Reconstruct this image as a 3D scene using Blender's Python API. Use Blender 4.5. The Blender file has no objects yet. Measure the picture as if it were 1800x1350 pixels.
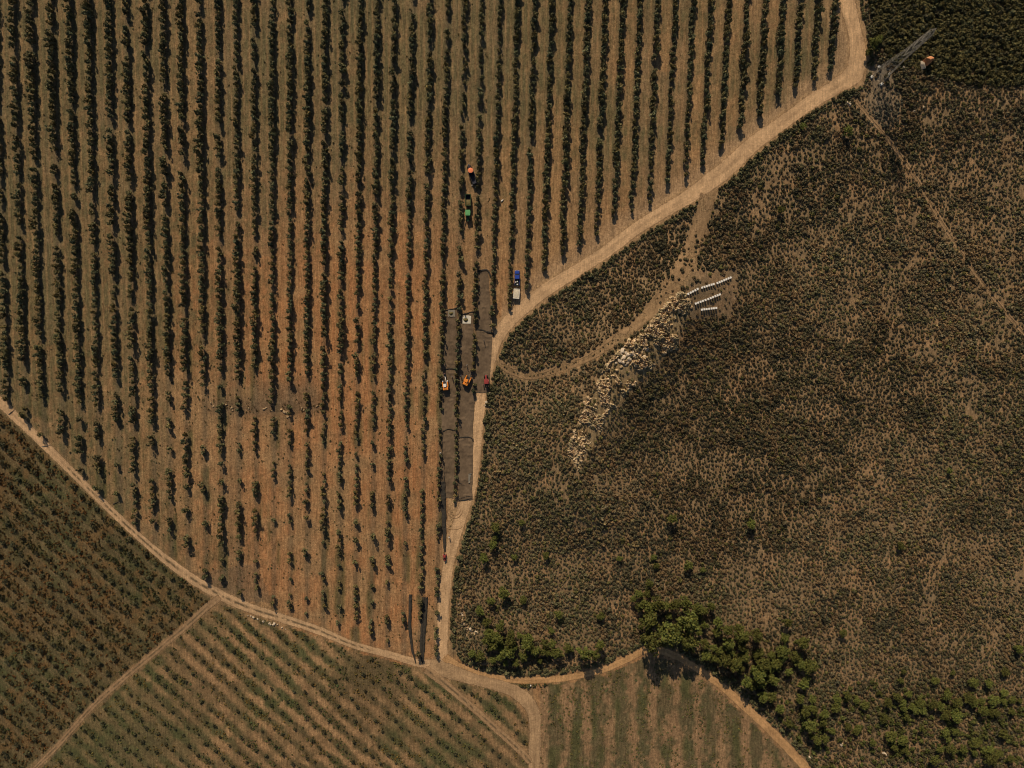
import bpy, bmesh, math, random
import numpy as np
from mathutils import Vector, Matrix, Euler, Quaternion

# ------------------------------------------------------------------ camera, sky, sun, exposure
SC = bpy.context.scene
COL = SC.collection
random.seed(7)
RNG = np.random.default_rng(11)
H = 240.0
cam_d = bpy.data.cameras.new('camera'); cam_d.lens = 24; cam_d.sensor_width = 36
cam_d.clip_end = 12000; cam_d.clip_start = 1.0
cam = bpy.data.objects.new('camera', cam_d); COL.objects.link(cam)
cam.location = (0, 0, H); cam.rotation_euler = (0, 0, 0)
SC.camera = cam
SC.cycles.pixel_filter_type = 'BLACKMAN_HARRIS'; SC.cycles.filter_width = 1.05

SUN_EL = math.radians(38); SUN_AZ = math.atan2(-0.22, 1.0)        # from the top of the picture, a little left
world = bpy.data.worlds.new('World'); SC.world = world; world.use_nodes = True
wn = world.node_tree.nodes; wl = world.node_tree.links
sky = wn.new('ShaderNodeTexSky'); sky.sky_type = 'NISHITA'; sky.sun_disc = False
sky.sun_elevation = SUN_EL; sky.sun_rotation = SUN_AZ
bg = next(n for n in wn if n.type == 'BACKGROUND'); bg.inputs['Strength'].default_value = 0.05
wl.new(sky.outputs[0], bg.inputs['Color'])
sun_d = bpy.data.lights.new('sun', 'SUN'); sun_d.energy = 3.8; sun_d.angle = math.radians(0.5); sun_d.color = (1.0, 0.84, 0.63)
sun = bpy.data.objects.new('sun', sun_d); COL.objects.link(sun)
sdir = Vector((-math.sin(SUN_AZ) * math.cos(SUN_EL), -math.cos(SUN_AZ) * math.cos(SUN_EL), -math.sin(SUN_EL)))
sun.rotation_euler = sdir.to_track_quat('-Z', 'Y').to_euler(); sun.location = (0, 100, 300)
SC.view_settings.view_transform = 'Standard'; SC.view_settings.look = 'None'
SC.view_settings.exposure = 0.0; SC.view_settings.gamma = 1.0

# ------------------------------------------------------------------ numeric helpers
def hash2(i, j, seed):
    h = (i.astype(np.int64) * 374761393 + j.astype(np.int64) * 668265263 + seed * 1442695041) & 0xFFFFFFFF
    h = ((h ^ (h >> 13)) * 1274126177) & 0xFFFFFFFF
    h = ((h ^ (h >> 16)) * 2246822519) & 0xFFFFFFFF
    return ((h ^ (h >> 15)) & 0xFFFFFF) / float(0xFFFFFF)

def vn(x, y, seed=0):
    x = np.asarray(x, float); y = np.asarray(y, float)
    i = np.floor(x); j = np.floor(y); fx = x - i; fy = y - j
    fx = fx * fx * (3 - 2 * fx); fy = fy * fy * (3 - 2 * fy)
    a = hash2(i, j, seed); b = hash2(i + 1, j, seed); c = hash2(i, j + 1, seed); d = hash2(i + 1, j + 1, seed)
    return (a * (1 - fx) + b * fx) * (1 - fy) + (c * (1 - fx) + d * fx) * fy

def fbm(x, y, seed=0, o=4):
    s = 0; a = 0.5; t = 0
    for k in range(o):
        s = s + a * vn(np.asarray(x) * 2 ** k + 17.3 * k, np.asarray(y) * 2 ** k - 9.1 * k, seed + k); t += a; a *= 0.5
    return s / t

def worley(x, y, seed):
    """nearest cell: distance, second distance, hash of the cell, offset to its point"""
    x = np.asarray(x, float); y = np.asarray(y, float)
    i0 = np.floor(x); j0 = np.floor(y)
    d1 = np.full(x.shape, 9.); d2 = d1.copy(); h = np.zeros(x.shape); ox = np.zeros(x.shape); oy = np.zeros(x.shape)
    for di in (-1, 0, 1):
        for dj in (-1, 0, 1):
            i = i0 + di; j = j0 + dj
            dx = x - (i + hash2(i, j, seed)); dy = y - (j + hash2(i, j, seed + 5))
            d = np.hypot(dx, dy); near = d < d1
            d2 = np.where(near, d1, np.minimum(d2, d)); d1 = np.where(near, d, d1)
            h = np.where(near, hash2(i, j, seed + 9), h); ox = np.where(near, dx, ox); oy = np.where(near, dy, oy)
    return d1, d2, h, ox, oy

def sst(a, b, x):
    t = np.clip((np.asarray(x, float) - a) / (b - a), 0, 1); return t * t * (3 - 2 * t)

def in_poly(x, y, P):
    x = np.asarray(x, float); y = np.asarray(y, float); r = np.zeros(x.shape, bool); n = len(P)
    for k in range(n):
        x1, y1 = P[k]; x2, y2 = P[(k + 1) % n]
        if y1 == y2: continue
        c = ((y1 > y) != (y2 > y)) & (x < (x2 - x1) * (y - y1) / (y2 - y1) + x1)
        r ^= c
    return r

def line_d(x, y, P):
    """distance to a polyline"""
    x = np.asarray(x, float); y = np.asarray(y, float); d = np.full(x.shape, 1e9)
    for (x1, y1), (x2, y2) in zip(P[:-1], P[1:]):
        vx = x2 - x1; vy = y2 - y1; L = vx * vx + vy * vy + 1e-9
        t = np.clip(((x - x1) * vx + (y - y1) * vy) / L, 0, 1)
        d = np.minimum(d, np.hypot(x - x1 - t * vx, y - y1 - t * vy))
    return d

def mix(a, b, t):
    t = np.asarray(t)[..., None]; return np.asarray(a) * (1 - t) + np.asarray(b) * t

def smooth_line(P, step=6.0):
    """Catmull-Rom through the points, even steps"""
    P = [np.array(p, float) for p in P]; out = []
    for k in range(len(P) - 1):
        p0 = P[max(k - 1, 0)]; p1 = P[k]; p2 = P[k + 1]; p3 = P[min(k + 2, len(P) - 1)]
        n = max(2, int(np.linalg.norm(p2[:2] - p1[:2]) / step))
        for q in range(n):
            t = q / n
            out.append(0.5 * (2 * p1 + (p2 - p0) * t + (2 * p0 - 5 * p1 + 4 * p2 - p3) * t * t + (3 * p1 - p0 - 3 * p2 + p3) * t ** 3))
    out.append(P[-1]); return np.array(out)

# ------------------------------------------------------------------ the lie of the land
RIDGE = [(1205, 515), (1165, 560), (1120, 605), (1075, 650), (1040, 710), (1015, 770), (1010, 830), (1018, 880)]
K = 36.0 / 24.0 / 1800.0
def flat_xy(p): return ((p[0] - 900) * K * H, -(p[1] - 675) * K * H)
RIDGE_W = [flat_xy(p) for p in RIDGE]
def height(x, y):
    x = np.asarray(x, float); y = np.asarray(y, float)
    z = 0.075 * np.clip(y, -260, 260)
    z = z + 2.2 * (fbm(x / 90, y / 90, 3, 3) - 0.5) + 0.35 * (vn(x / 17, y / 17, 5) - 0.5)
    d = line_d(x, y, RIDGE_W)
    z = z + 4.5 * np.exp(-(d / 13.0) ** 2)
    return z

def to_px(x, y, z):
    return 900 + x / (H - z) / K, 675 - y / (H - z) / K

def W(px, py, up=0.0):
    """the ground point seen at this place of the photograph (vectorised)"""
    dx = (np.asarray(px, float) - 900) * K; dy = -(np.asarray(py, float) - 675) * K
    z = np.zeros(dx.shape)
    for _ in range(14):
        z = height(dx * (H - z), dy * (H - z))
    return dx * (H - z), dy * (H - z), z + up

def W1(px, py, up=0.0):
    x, y, z = W(np.array([px]), np.array([py]), up); return Vector((float(x[0]), float(y[0]), float(z[0])))

M_PX = 0.2                                            # about one fifth of a metre to a pixel of the photograph

# ------------------------------------------------------------------ lines and fields of the place (photo pixels)
ROAD = [(778, 1168), (777, 1130), (779, 1080), (783, 1030), (787, 1000), (796, 955), (811, 905), (827, 860), (836, 800), (841, 740), (847, 690), (857, 650), (868, 610),
        (886, 575), (918, 543), (962, 508), (1010, 478), (1060, 446), (1110, 408), (1160, 376), (1210, 346), (1250, 318), (1285, 290), (1322, 255),
        (1372, 218), (1422, 182), (1470, 152), (1500, 130), (1508, 95), (1502, 55), (1492, 15), (1484, -30), (1476, -90)]
ROAD_W = [10, 9, 9, 8.5, 8.5, 9, 9, 8.5, 8, 8, 8, 9, 9, 10, 10.5, 10, 9.5, 9.5, 9.5, 10, 11, 13, 13, 12, 11, 11, 12, 15, 13, 11, 12, 12, 12]
TRACK = [(-70, 640), (-20, 688), (6, 712), (48, 752), (100, 803), (150, 853), (200, 902), (250, 948), (300, 990), (350, 1025), (390, 1047), (440, 1069), (500, 1088),
         (560, 1108), (620, 1133), (690, 1152), (740, 1166), (790, 1166)]
TRACK_W = [8, 8, 8, 8, 7, 6.5, 6.5, 6.5, 8, 8.5, 9, 8, 7.5, 7, 6, 6, 7, 9]
LOWER = [(776, 1150), (800, 1168), (832, 1183), (870, 1191), (915, 1196), (960, 1195), (1005, 1190), (1060, 1177), (1105, 1157), (1140, 1141), (1185, 1152), (1230, 1178),
         (1270, 1207), (1305, 1238), (1340, 1270), (1380, 1310), (1410, 1342), (1450, 1390), (1480, 1430)]
LOWER_W = [8, 7, 6.5, 5.5, 5.5, 5.5, 5.5, 5.5, 6, 6, 6, 6, 6.5, 7, 7, 7.5, 7.5, 8, 8]
BRANCH = [(750, 1166), (790, 1180), (830, 1193), (880, 1206), (915, 1222), (936, 1248), (941, 1285), (940, 1320), (938, 1360), (936, 1430)]
BRANCH_W = [10, 13, 10, 10, 12, 11, 10, 11, 9, 9]
CROSS = [(392, 1046), (365, 1066), (330, 1098), (280, 1140), (220, 1190), (160, 1245), (100, 1312), (60, 1352), (0, 1420)]
CROSS_W = [6, 6, 5.5, 5, 5, 4.5, 4.5, 4, 4]
SPUR = [(1247, 336), (1242, 354), (1234, 385), (1222, 420), (1208, 460), (1180, 505), (1150, 540), (1115, 573), (1080, 598), (1045, 622), (1005, 640), (965, 655), (930, 660), (900, 652), (868, 632)]
SPUR_W = [14, 14, 13, 13, 17, 17, 12, 9, 9, 7.5, 7, 7, 7, 7, 7]
TRAIL = [(1500, 172), (1530, 208), (1565, 250), (1605, 305), (1640, 365), (1680, 430), (1720, 488), (1760, 540), (1800, 586), (1870, 660)]
TRAIL_W = [3.2, 3.6, 3.8, 3.8, 3.8, 3.8, 3.8, 3.8, 3.8, 3.8]
VINE_A = [(742, 1172), (780, 1200), (830, 1243), (880, 1288), (920, 1325), (936, 1345)]
VINE_W = [7, 7, 6, 6, 6, 6]

ALL_ROADS = [(ROAD, ROAD_W), (TRACK, TRACK_W), (LOWER, LOWER_W), (BRANCH, BRANCH_W), (CROSS, CROSS_W), (SPUR, SPUR_W), (TRAIL, TRAIL_W), (VINE_A, VINE_W)]
ROAD_W = [w * 1.1 for w in ROAD_W]; ALL_ROADS[0] = (ROAD, ROAD_W)
SM = [smooth_line([(a, b, w) for (a, b), w in zip(P, Wd)], 10) for P, Wd in ALL_ROADS]

def road_gap(px, py, which=range(8)):
    """distance to the nearest road edge in pixels (negative inside)"""
    px = np.asarray(px, float); py = np.asarray(py, float); g = np.full(px.shape, 1e9)
    for k in which:
        S = SM[k]
        for (x1, y1, w1), (x2, y2, w2) in zip(S[:-1], S[1:]):
            vx = x2 - x1; vy = y2 - y1; L = vx * vx + vy * vy + 1e-9
            t = np.clip(((px - x1) * vx + (py - y1) * vy) / L, 0, 1)
            g = np.minimum(g, np.hypot(px - x1 - t * vx, py - y1 - t * vy) - (w1 + (w2 - w1) * t))
    return g

def lerp_line(P, y):
    return np.interp(y, [p[1] for p in P], [p[0] for p in P])

# scrub: right of the road, above the lower lane
SCRUB = [(790, 1120), (800, 1150), (832, 1172), (870, 1181), (915, 1186), (960, 1185), (1005, 1180), (1058, 1167), (1105, 1147), (1140, 1132), (1190, 1144), (1236, 1170), (1276, 1199),
         (1312, 1230), (1347, 1262), (1388, 1303), (1418, 1335), (1460, 1385), (1500, 1440), (1960, 1440), (1960, -90), (1500, -90), (1505, -30), (1515, 20), (1524, 60), (1530, 100), (1520, 150), (1470, 168), (1430, 192),
         (1385, 225), (1335, 266), (1300, 300), (1266, 330), (1215, 360), (1168, 388), (1118, 422), (1066, 458), (1018, 490), (970, 522), (928, 555), (896, 587), (880, 620),
         (868, 655), (858, 695), (852, 740), (850, 790), (842, 850), (828, 905), (812, 955), (801, 1000), (796, 1040), (792, 1080)]
FIELD_A = [(-60, 690), (0, 722), (40, 757), (95, 812), (145, 862), (195, 910), (245, 956), (300, 1003), (355, 1042), (375, 1055), (330, 1088), (280, 1130), (220, 1180), (160, 1235), (95, 1305), (-10, 1400), (-80, 1460)]
FIELD_B = [(385, 1062), (440, 1082), (500, 1100), (560, 1120), (620, 1145), (690, 1163), (745, 1180), (790, 1193), (840, 1206), (885, 1220), (912, 1240), (926, 1262), (930, 1300), (928, 1350), (926, 1440), (0, 1440), (60, 1365), (110, 1312), (170, 1248), (230, 1192), (290, 1142), (340, 1098)]
FIELD_C = [(950, 1215), (952, 1205), (1005, 1200), (1062, 1188), (1110, 1167), (1142, 1152), (1185, 1163), (1226, 1188), (1264, 1217), (1298, 1248), (1332, 1280), (1372, 1320), (1400, 1352), (1440, 1400), (1460, 1440), (950, 1440)]
DIAG = math.radians(42)

# olive rows: where each row meets the top of the photo, and how the rows close towards the bottom
XS0 = np.array([-101, -70, -38, -7, 25, 56, 92, 125, 158, 193, 224, 258, 289, 320, 353, 385, 417, 448, 480, 512, 543, 574, 604, 635, 665, 695, 726, 758, 788, 818, 848, 880, 910, 940, 970, 1002, 1033, 1063, 1093, 1124, 1155, 1186, 1217, 1247, 1279, 1311, 1343, 1374, 1405, 1436, 1465], float)
ROW_FIRST = 4                                        # index of the row at the photo's left edge
def row_x(i, y):
    x0 = XS0[i]; return x0 + (x0 * 0.956 + 22.0 - x0) * y / 676.0
def row_index(px, py):
    t = np.asarray(py, float) / 676.0
    x0 = (np.asarray(px, float) - 22.0 * t) / (1 + (0.956 - 1) * t)
    return np.interp(x0, XS0, np.arange(len(XS0)))
R_END = [(1465, 133), (1432, 152), (1400, 160), (1366, 175), (1334, 207), (1303, 238), (1269, 267), (1240, 300), (1207, 318), (1176, 332), (1144, 362), (1113, 378), (1082, 392), (1051, 425), (1018, 435), (989, 456), (957, 484), (926, 514), (900, 545), (868, 584)]
def row_bottom(i):
    if i >= 31:
        k = 50 - i
        return R_END[k][1] - 4
    if i == 30: return 690
    if i == 29: return 882
    best = 1165
    for y in range(600, 1180, 4):
        x = row_x(i, y); ty = np.interp(x, [p[0] for p in TRACK], [p[1] for p in TRACK])
        if y > ty - 20: best = y; break
    return best

# ------------------------------------------------------------------ materials
def nodes_of(name, rough=0.9):
    m = bpy.data.materials.new(name); m.use_nodes = True
    nt = m.node_tree; b = next(n for n in nt.nodes if n.type == 'BSDF_PRINCIPLED')
    b.inputs['Roughness'].default_value = rough
    if 'Specular IOR Level' in b.inputs: b.inputs['Specular IOR Level'].default_value = 0.15
    return m, nt, b

def N(nt, t, **kw):
    n = nt.nodes.new(t)
    for k, v in kw.items():
        if k in n.inputs.keys() if hasattr(n.inputs, 'keys') else False: n.inputs[k].default_value = v
        else: setattr(n, k, v)
    return n

def noise(nt, scale, detail=3, vec=None, rough=0.6):
    n = nt.nodes.new('ShaderNodeTexNoise'); n.inputs['Scale'].default_value = scale; n.inputs['Detail'].default_value = detail; n.inputs['Roughness'].default_value = rough
    if vec is not None: nt.links.new(vec, n.inputs['Vector'])
    return n.outputs['Fac']

def remap(nt, src, a, b, c, d):
    n = nt.nodes.new('ShaderNodeMapRange'); n.inputs['From Min'].default_value = a; n.inputs['From Max'].default_value = b
    n.inputs['To Min'].default_value = c; n.inputs['To Max'].default_value = d; nt.links.new(src, n.inputs['Value']); return n.outputs[0]

def mul(nt, a, b):
    n = nt.nodes.new('ShaderNodeMath'); n.operation = 'MULTIPLY'; nt.links.new(a, n.inputs[0])
    if isinstance(b, (int, float)): n.inputs[1].default_value = b
    else: nt.links.new(b, n.inputs[1])
    return n.outputs[0]

def scale_col(nt, col, fac):
    n = nt.nodes.new('ShaderNodeVectorMath'); n.operation = 'SCALE'; nt.links.new(col, n.inputs[0]); nt.links.new(fac, n.inputs['Scale']); return n.outputs[0]

def coords(nt, sx=1, sy=1, sz=1):
    g = nt.nodes.new('ShaderNodeTexCoord'); m = nt.nodes.new('ShaderNodeMapping'); m.inputs['Scale'].default_value = (sx, sy, sz)
    nt.links.new(g.outputs['Object'], m.inputs['Vector']); return m.outputs[0]

def ground_mat(name, fade=False, contrast=1.0):
    """colour from the mesh (soil, grass and stain patches) broken up by grain"""
    m, nt, b = nodes_of(name, 0.95)
    at = nt.nodes.new('ShaderNodeAttribute'); at.attribute_name = 'soil'
    c = coords(nt); cs = coords(nt, 1.6, 0.14, 1)
    f = mul(nt, remap(nt, noise(nt, 1.1, 5, c, 0.75), 0.25, 0.75, 1 - 0.5 * contrast, 1 + 0.5 * contrast), remap(nt, noise(nt, 0.28, 3, c), 0.3, 0.7, 0.88, 1.12))
    f = mul(nt, f, remap(nt, noise(nt, 2.6, 3, c, 0.8), 0.3, 0.7, 1 - 0.34 * contrast, 1 + 0.34 * contrast))
    f = mul(nt, f, remap(nt, noise(nt, 1.3, 4, cs, 0.75), 0.3, 0.7, 1 - 0.36 * contrast, 1 + 0.36 * contrast))
    nt.links.new(scale_col(nt, at.outputs['Color'], f), b.inputs['Base Color'])
    bp = nt.nodes.new('ShaderNodeBump'); bp.inputs['Strength'].default_value = 0.7; bp.inputs['Distance'].default_value = 0.25
    nt.links.new(noise(nt, 1.7, 5, c, 0.75), bp.inputs['Height']); nt.links.new(bp.outputs[0], b.inputs['Normal'])
    if fade:
        e = nt.nodes.new('ShaderNodeAttribute'); e.attribute_name = 'worn'
        ad = nt.nodes.new('ShaderNodeMath'); ad.operation = 'ADD'; nt.links.new(e.outputs['Fac'], ad.inputs[0])
        nt.links.new(remap(nt, noise(nt, 0.6, 4, c, 0.7), 0.25, 0.75, -0.35, 0.35), ad.inputs[1])
        nt.links.new(remap(nt, ad.outputs[0], 0.35, 0.65, 0, 1), b.inputs['Alpha'])
    return m

def foliage_mat(name, col, var=0.45, attr=True, rough=0.8):
    m, nt, b = nodes_of(name, rough)
    at = nt.nodes.new('ShaderNodeAttribute'); at.attribute_name = 'tint'
    rg = nt.nodes.new('ShaderNodeRGB'); rg.outputs[0].default_value = (*col, 1)
    mx = nt.nodes.new('ShaderNodeVectorMath'); mx.operation = 'MULTIPLY'
    nt.links.new(at.outputs['Color'], mx.inputs[0]); nt.links.new(rg.outputs[0], mx.inputs[1])
    oi = nt.nodes.new('ShaderNodeObjectInfo')
    hs = nt.nodes.new('ShaderNodeHueSaturation')
    nt.links.new(remap(nt, oi.outputs['Random'], 0, 1, 0.485, 0.515), hs.inputs['Hue'])
    nt.links.new(remap(nt, oi.outputs['Random'], 0, 1, 1 - var * 0.5, 1 + var * 0.5), hs.inputs['Value'])
    nt.links.new(mx.outputs[0], hs.inputs['Color']); nt.links.new(hs.outputs[0], b.inputs['Base Color'])
    return m

def plain(name, col, rough=0.6, grain=0.25, scale=3.0, metal=0.0, bump=0.0):
    m, nt, b = nodes_of(name, rough)
    b.inputs['Metallic'].default_value = metal
    if 'Specular IOR Level' in b.inputs: b.inputs['Specular IOR Level'].default_value = 0.4 if rough < 0.5 else 0.2
    rg = nt.nodes.new('ShaderNodeRGB'); rg.outputs[0].default_value = (*col, 1)
    n = noise(nt, scale, 4, coords(nt), 0.7)
    nt.links.new(scale_col(nt, rg.outputs[0], remap(nt, n, 0.25, 0.75, 1 - grain, 1 + grain)), b.inputs['Base Color'])
    if bump:
        bp = nt.nodes.new('ShaderNodeBump'); bp.inputs['Strength'].default_value = bump; bp.inputs['Distance'].default_value = 0.1
        nt.links.new(n, bp.inputs['Height']); nt.links.new(bp.outputs[0], b.inputs['Normal'])
    return m

M = {}
M['ground'] = ground_mat('soil_and_dry_grass')
M['road'] = ground_mat('packed_sandy_dirt', True, 0.55)
M['olive'] = foliage_mat('olive_leaves', (0.128, 0.112, 0.050))
M['pine'] = foliage_mat('pine_needles', (0.108, 0.112, 0.026), 0.6)
M['scrub'] = foliage_mat('scrub_leaves', (0.126, 0.101, 0.060), 0.5)
M['weed'] = foliage_mat('weeds_and_grass', (0.105, 0.084, 0.034), 0.4)
M['sapling'] = foliage_mat('sapling_leaves', (0.074, 0.070, 0.036), 0.7)
M['bark'] = plain('bark', (0.10, 0.075, 0.05), 0.9, 0.4, 6)
M['steel'] = plain('galvanised_steel', (0.22, 0.20, 0.165), 0.55, 0.2, 2, 0.3)
M['concrete'] = plain('pale_concrete', (0.62, 0.58, 0.5), 0.85, 0.15, 4)
M['white'] = plain('white_paint', (0.78, 0.74, 0.66), 0.5, 0.08, 5)
M['whitebox'] = plain('weathered_white_paint', (0.72, 0.66, 0.57), 0.6, 0.15, 4)
M['tarp'] = plain('white_tarpaulin', (0.66, 0.60, 0.48), 0.6, 0.14, 1.5, 0, 0.4)
M['greytarp'] = plain('dusty_grey_tarpaulin', (0.24, 0.21, 0.16), 0.7, 0.16, 1.5, 0, 0.4)
M['rubber'] = plain('black_rubber', (0.022, 0.021, 0.02), 0.8, 0.3, 6)
M['dark'] = plain('dark_machine_paint', (0.035, 0.035, 0.038), 0.5, 0.3, 4)
M['navy'] = plain('dark_blue_paint', (0.014, 0.016, 0.030), 0.45, 0.3, 3)
M['orange'] = plain('bright_orange_paint', (0.80, 0.26, 0.035), 0.42, 0.14, 3)
M['coral'] = plain('faded_orange_roof', (0.84, 0.24, 0.10), 0.5, 0.1, 3)
M['green'] = plain('light_green_paint', (0.11, 0.34, 0.12), 0.4, 0.15, 3)
M['dgreen'] = plain('dark_green_paint', (0.025, 0.075, 0.028), 0.5, 0.25, 3)
M['blue'] = plain('blue_car_paint', (0.028, 0.065, 0.33), 0.2, 0.08, 3)
M['red'] = plain('dull_red_paint', (0.30, 0.05, 0.045), 0.5, 0.2, 3)
M['glass'] = plain('dark_glass', (0.02, 0.025, 0.03), 0.08, 0.1, 2)
M['net'] = plain('brown_harvest_net', (0.148, 0.102, 0.062), 0.9, 0.5, 0.35, 0, 0.5)
M['netdark'] = plain('bunched_black_net', (0.048, 0.041, 0.032), 0.9, 0.4, 2.5, 0, 0.8)
M['fruit'] = plain('heaped_olives', (0.15, 0.12, 0.045), 0.6, 0.55, 9, 0, 0.8)
M['skin'] = plain('skin', (0.22, 0.12, 0.08), 0.6, 0.05, 3)
M['hair'] = plain('dark_hair', (0.02, 0.016, 0.012), 0.7, 0.2, 9)
M['jeans'] = plain('dark_blue_trousers', (0.04, 0.045, 0.07), 0.85, 0.2, 9)
for nm, c in (('shirt_white', (0.7, 0.68, 0.62)), ('shirt_grey', (0.25, 0.24, 0.22)), ('shirt_dark', (0.04, 0.035, 0.035)), ('shirt_blue', (0.12, 0.17, 0.24)), ('shirt_pink', (0.42, 0.2, 0.2))):
    M[nm] = plain(nm, c, 0.85, 0.1, 6)

def rock_mat(name, base, attr=False):
    m, nt, b = nodes_of(name, 0.9)
    c = coords(nt)
    if attr:
        at = nt.nodes.new('ShaderNodeAttribute'); at.attribute_name = 'soil'; src = at.outputs['Color']
    else:
        rg = nt.nodes.new('ShaderNodeRGB'); rg.outputs[0].default_value = (*base, 1); src = rg.outputs[0]
    oi = nt.nodes.new('ShaderNodeObjectInfo')
    f = mul(nt, remap(nt, noise(nt, 1.3, 5, c, 0.7), 0.3, 0.7, 0.65, 1.3), remap(nt, oi.outputs['Random'], 0, 1, 0.75, 1.2))
    nt.links.new(scale_col(nt, src, f), b.inputs['Base Color'])
    bp = nt.nodes.new('ShaderNodeBump'); bp.inputs['Strength'].default_value = 0.8; bp.inputs['Distance'].default_value = 0.2
    nt.links.new(noise(nt, 3.0, 5, c, 0.7), bp.inputs['Height']); nt.links.new(bp.outputs[0], b.inputs['Normal'])
    return m
M['rock'] = rock_mat('sandstone', (0.44, 0.31, 0.175))
M['paler'] = rock_mat('pale_sandstone', (0.60, 0.48, 0.34))
M['orangerock'] = rock_mat('orange_sandstone', (0.46, 0.20, 0.09))
M['outcrop'] = rock_mat('outcrop_rock', (0, 0, 0), True)

# ------------------------------------------------------------------ object helpers
def link(o, parent=None):
    COL.objects.link(o)
    if parent is not None: o.parent = parent
    return o

def tag(o, label=None, cat=None, group=None, kind=None):
    if label: o['label'] = label
    if cat: o['category'] = cat
    if group: o['group'] = group
    if kind: o['kind'] = kind
    return o

def thing(name, label, cat, loc, rotz=0.0, group=None):
    o = bpy.data.objects.new(name, None); o.empty_display_size = 0.5; link(o)
    o.location = loc; o.rotation_euler = (0, 0, rotz)
    return tag(o, label, cat, group)

def mesh_np(name, V, F, mats, attrs=None, smooth=False):
    """mesh from arrays; F is (n,4) or (n,3)"""
    me = bpy.data.meshes.new(name); V = np.asarray(V, np.float32); F = np.asarray(F, np.int32); k = F.shape[1]
    me.vertices.add(len(V)); me.vertices.foreach_set('co', V.ravel())
    me.loops.add(F.size); me.loops.foreach_set('vertex_index', F.ravel())
    me.polygons.add(len(F)); me.polygons.foreach_set('loop_start', np.arange(0, F.size, k, dtype=np.int32))
    for m in (mats if isinstance(mats, (list, tuple)) else [mats]): me.materials.append(m)
    me.update(calc_edges=True)
    if smooth: me.polygons.foreach_set('use_smooth', np.ones(len(F), bool))
    for nm, a in (attrs or {}).items():
        a = np.asarray(a, np.float32)
        if a.ndim == 1:
            at = me.attributes.new(nm, 'FLOAT', 'POINT'); at.data.foreach_set('value', a)
        else:
            at = me.attributes.new(nm, 'FLOAT_COLOR', 'POINT')
            at.data.foreach_set('color', np.concatenate([a, np.ones((len(a), 1), np.float32)], 1).ravel())
    return me

def obj(name, me, parent=None, loc=None):
    o = bpy.data.objects.new(name, me); link(o, parent)
    if loc is not None: o.location = loc
    return o

def grid_faces(nx, ny):
    i, j = np.meshgrid(np.arange(nx - 1), np.arange(ny - 1), indexing='ij')
    a = (i * ny + j).ravel(); return np.stack([a, a + ny, a + ny + 1, a + 1], 1)

class MB:
    """collects shapes into one mesh"""
    def __init__(s): s.bm = bmesh.new()
    def _add(s, geom, mat):
        bmesh.ops.transform(s.bm, matrix=mat, verts=geom)
    def box(s, c, size, rot=(0, 0, 0), bevel=0.0, seg=2, taper=None):
        r = bmesh.ops.create_cube(s.bm, size=1.0); vs = r['verts']
        if taper:                                       # (scale x, scale y) of the top face
            for v in vs:
                if v.co.z > 0: v.co.x *= taper[0]; v.co.y *= taper[1]
        mat = Matrix.Translation(c) @ Euler(rot).to_matrix().to_4x4() @ Matrix.Diagonal((*size, 1))
        s._add(vs, mat)
        if bevel:
            es = list({e for v in vs for e in v.link_edges})
            bmesh.ops.bevel(s.bm, geom=es, offset=bevel, segments=seg, affect='EDGES', profile=0.6)
        return s
    def cyl(s, a, b, r1, r2=None, n=12, cap=True):
        a = Vector(a); b = Vector(b); d = b - a
        r = bmesh.ops.create_cone(s.bm, cap_ends=cap, segments=n, radius1=r1, radius2=r1 if r2 is None else r2, depth=d.length)
        s._add(r['verts'], Matrix.Translation((a + b) / 2) @ d.to_track_quat('Z', 'Y').to_matrix().to_4x4()); return s
    def tube(s, pts, r, n=6):
        for a, b in zip(pts[:-1], pts[1:]): s.cyl(a, b, r, r, n)
        return s
    def ball(s, c, r, sc=(1, 1, 1), sub=2):
        q = bmesh.ops.create_icosphere(s.bm, subdivisions=sub, radius=r)
        s._add(q['verts'], Matrix.Translation(c) @ Matrix.Diagonal((*sc, 1))); return s
    def mesh(s, name, m, smooth=False):
        me = bpy.data.meshes.new(name); s.bm.to_mesh(me); s.bm.free(); me.materials.append(m)
        if smooth: me.polygons.foreach_set('use_smooth', np.ones(len(me.polygons), bool))
        return me
    def build(s, name, m, parent=None, smooth=False):
        return obj(name, s.mesh(name, m, smooth), parent)

ORD = ['', 'first', 'second', 'third', 'fourth', 'fifth', 'sixth', 'seventh', 'eighth', 'ninth', 'tenth', 'eleventh', 'twelfth']
def nth(n):
    if n < len(ORD): return ORD[n]
    s = 'th' if 10 <= n % 100 <= 20 else {1: 'st', 2: 'nd', 3: 'rd'}.get(n % 10, 'th')
    return f'{n}{s}'

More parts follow.
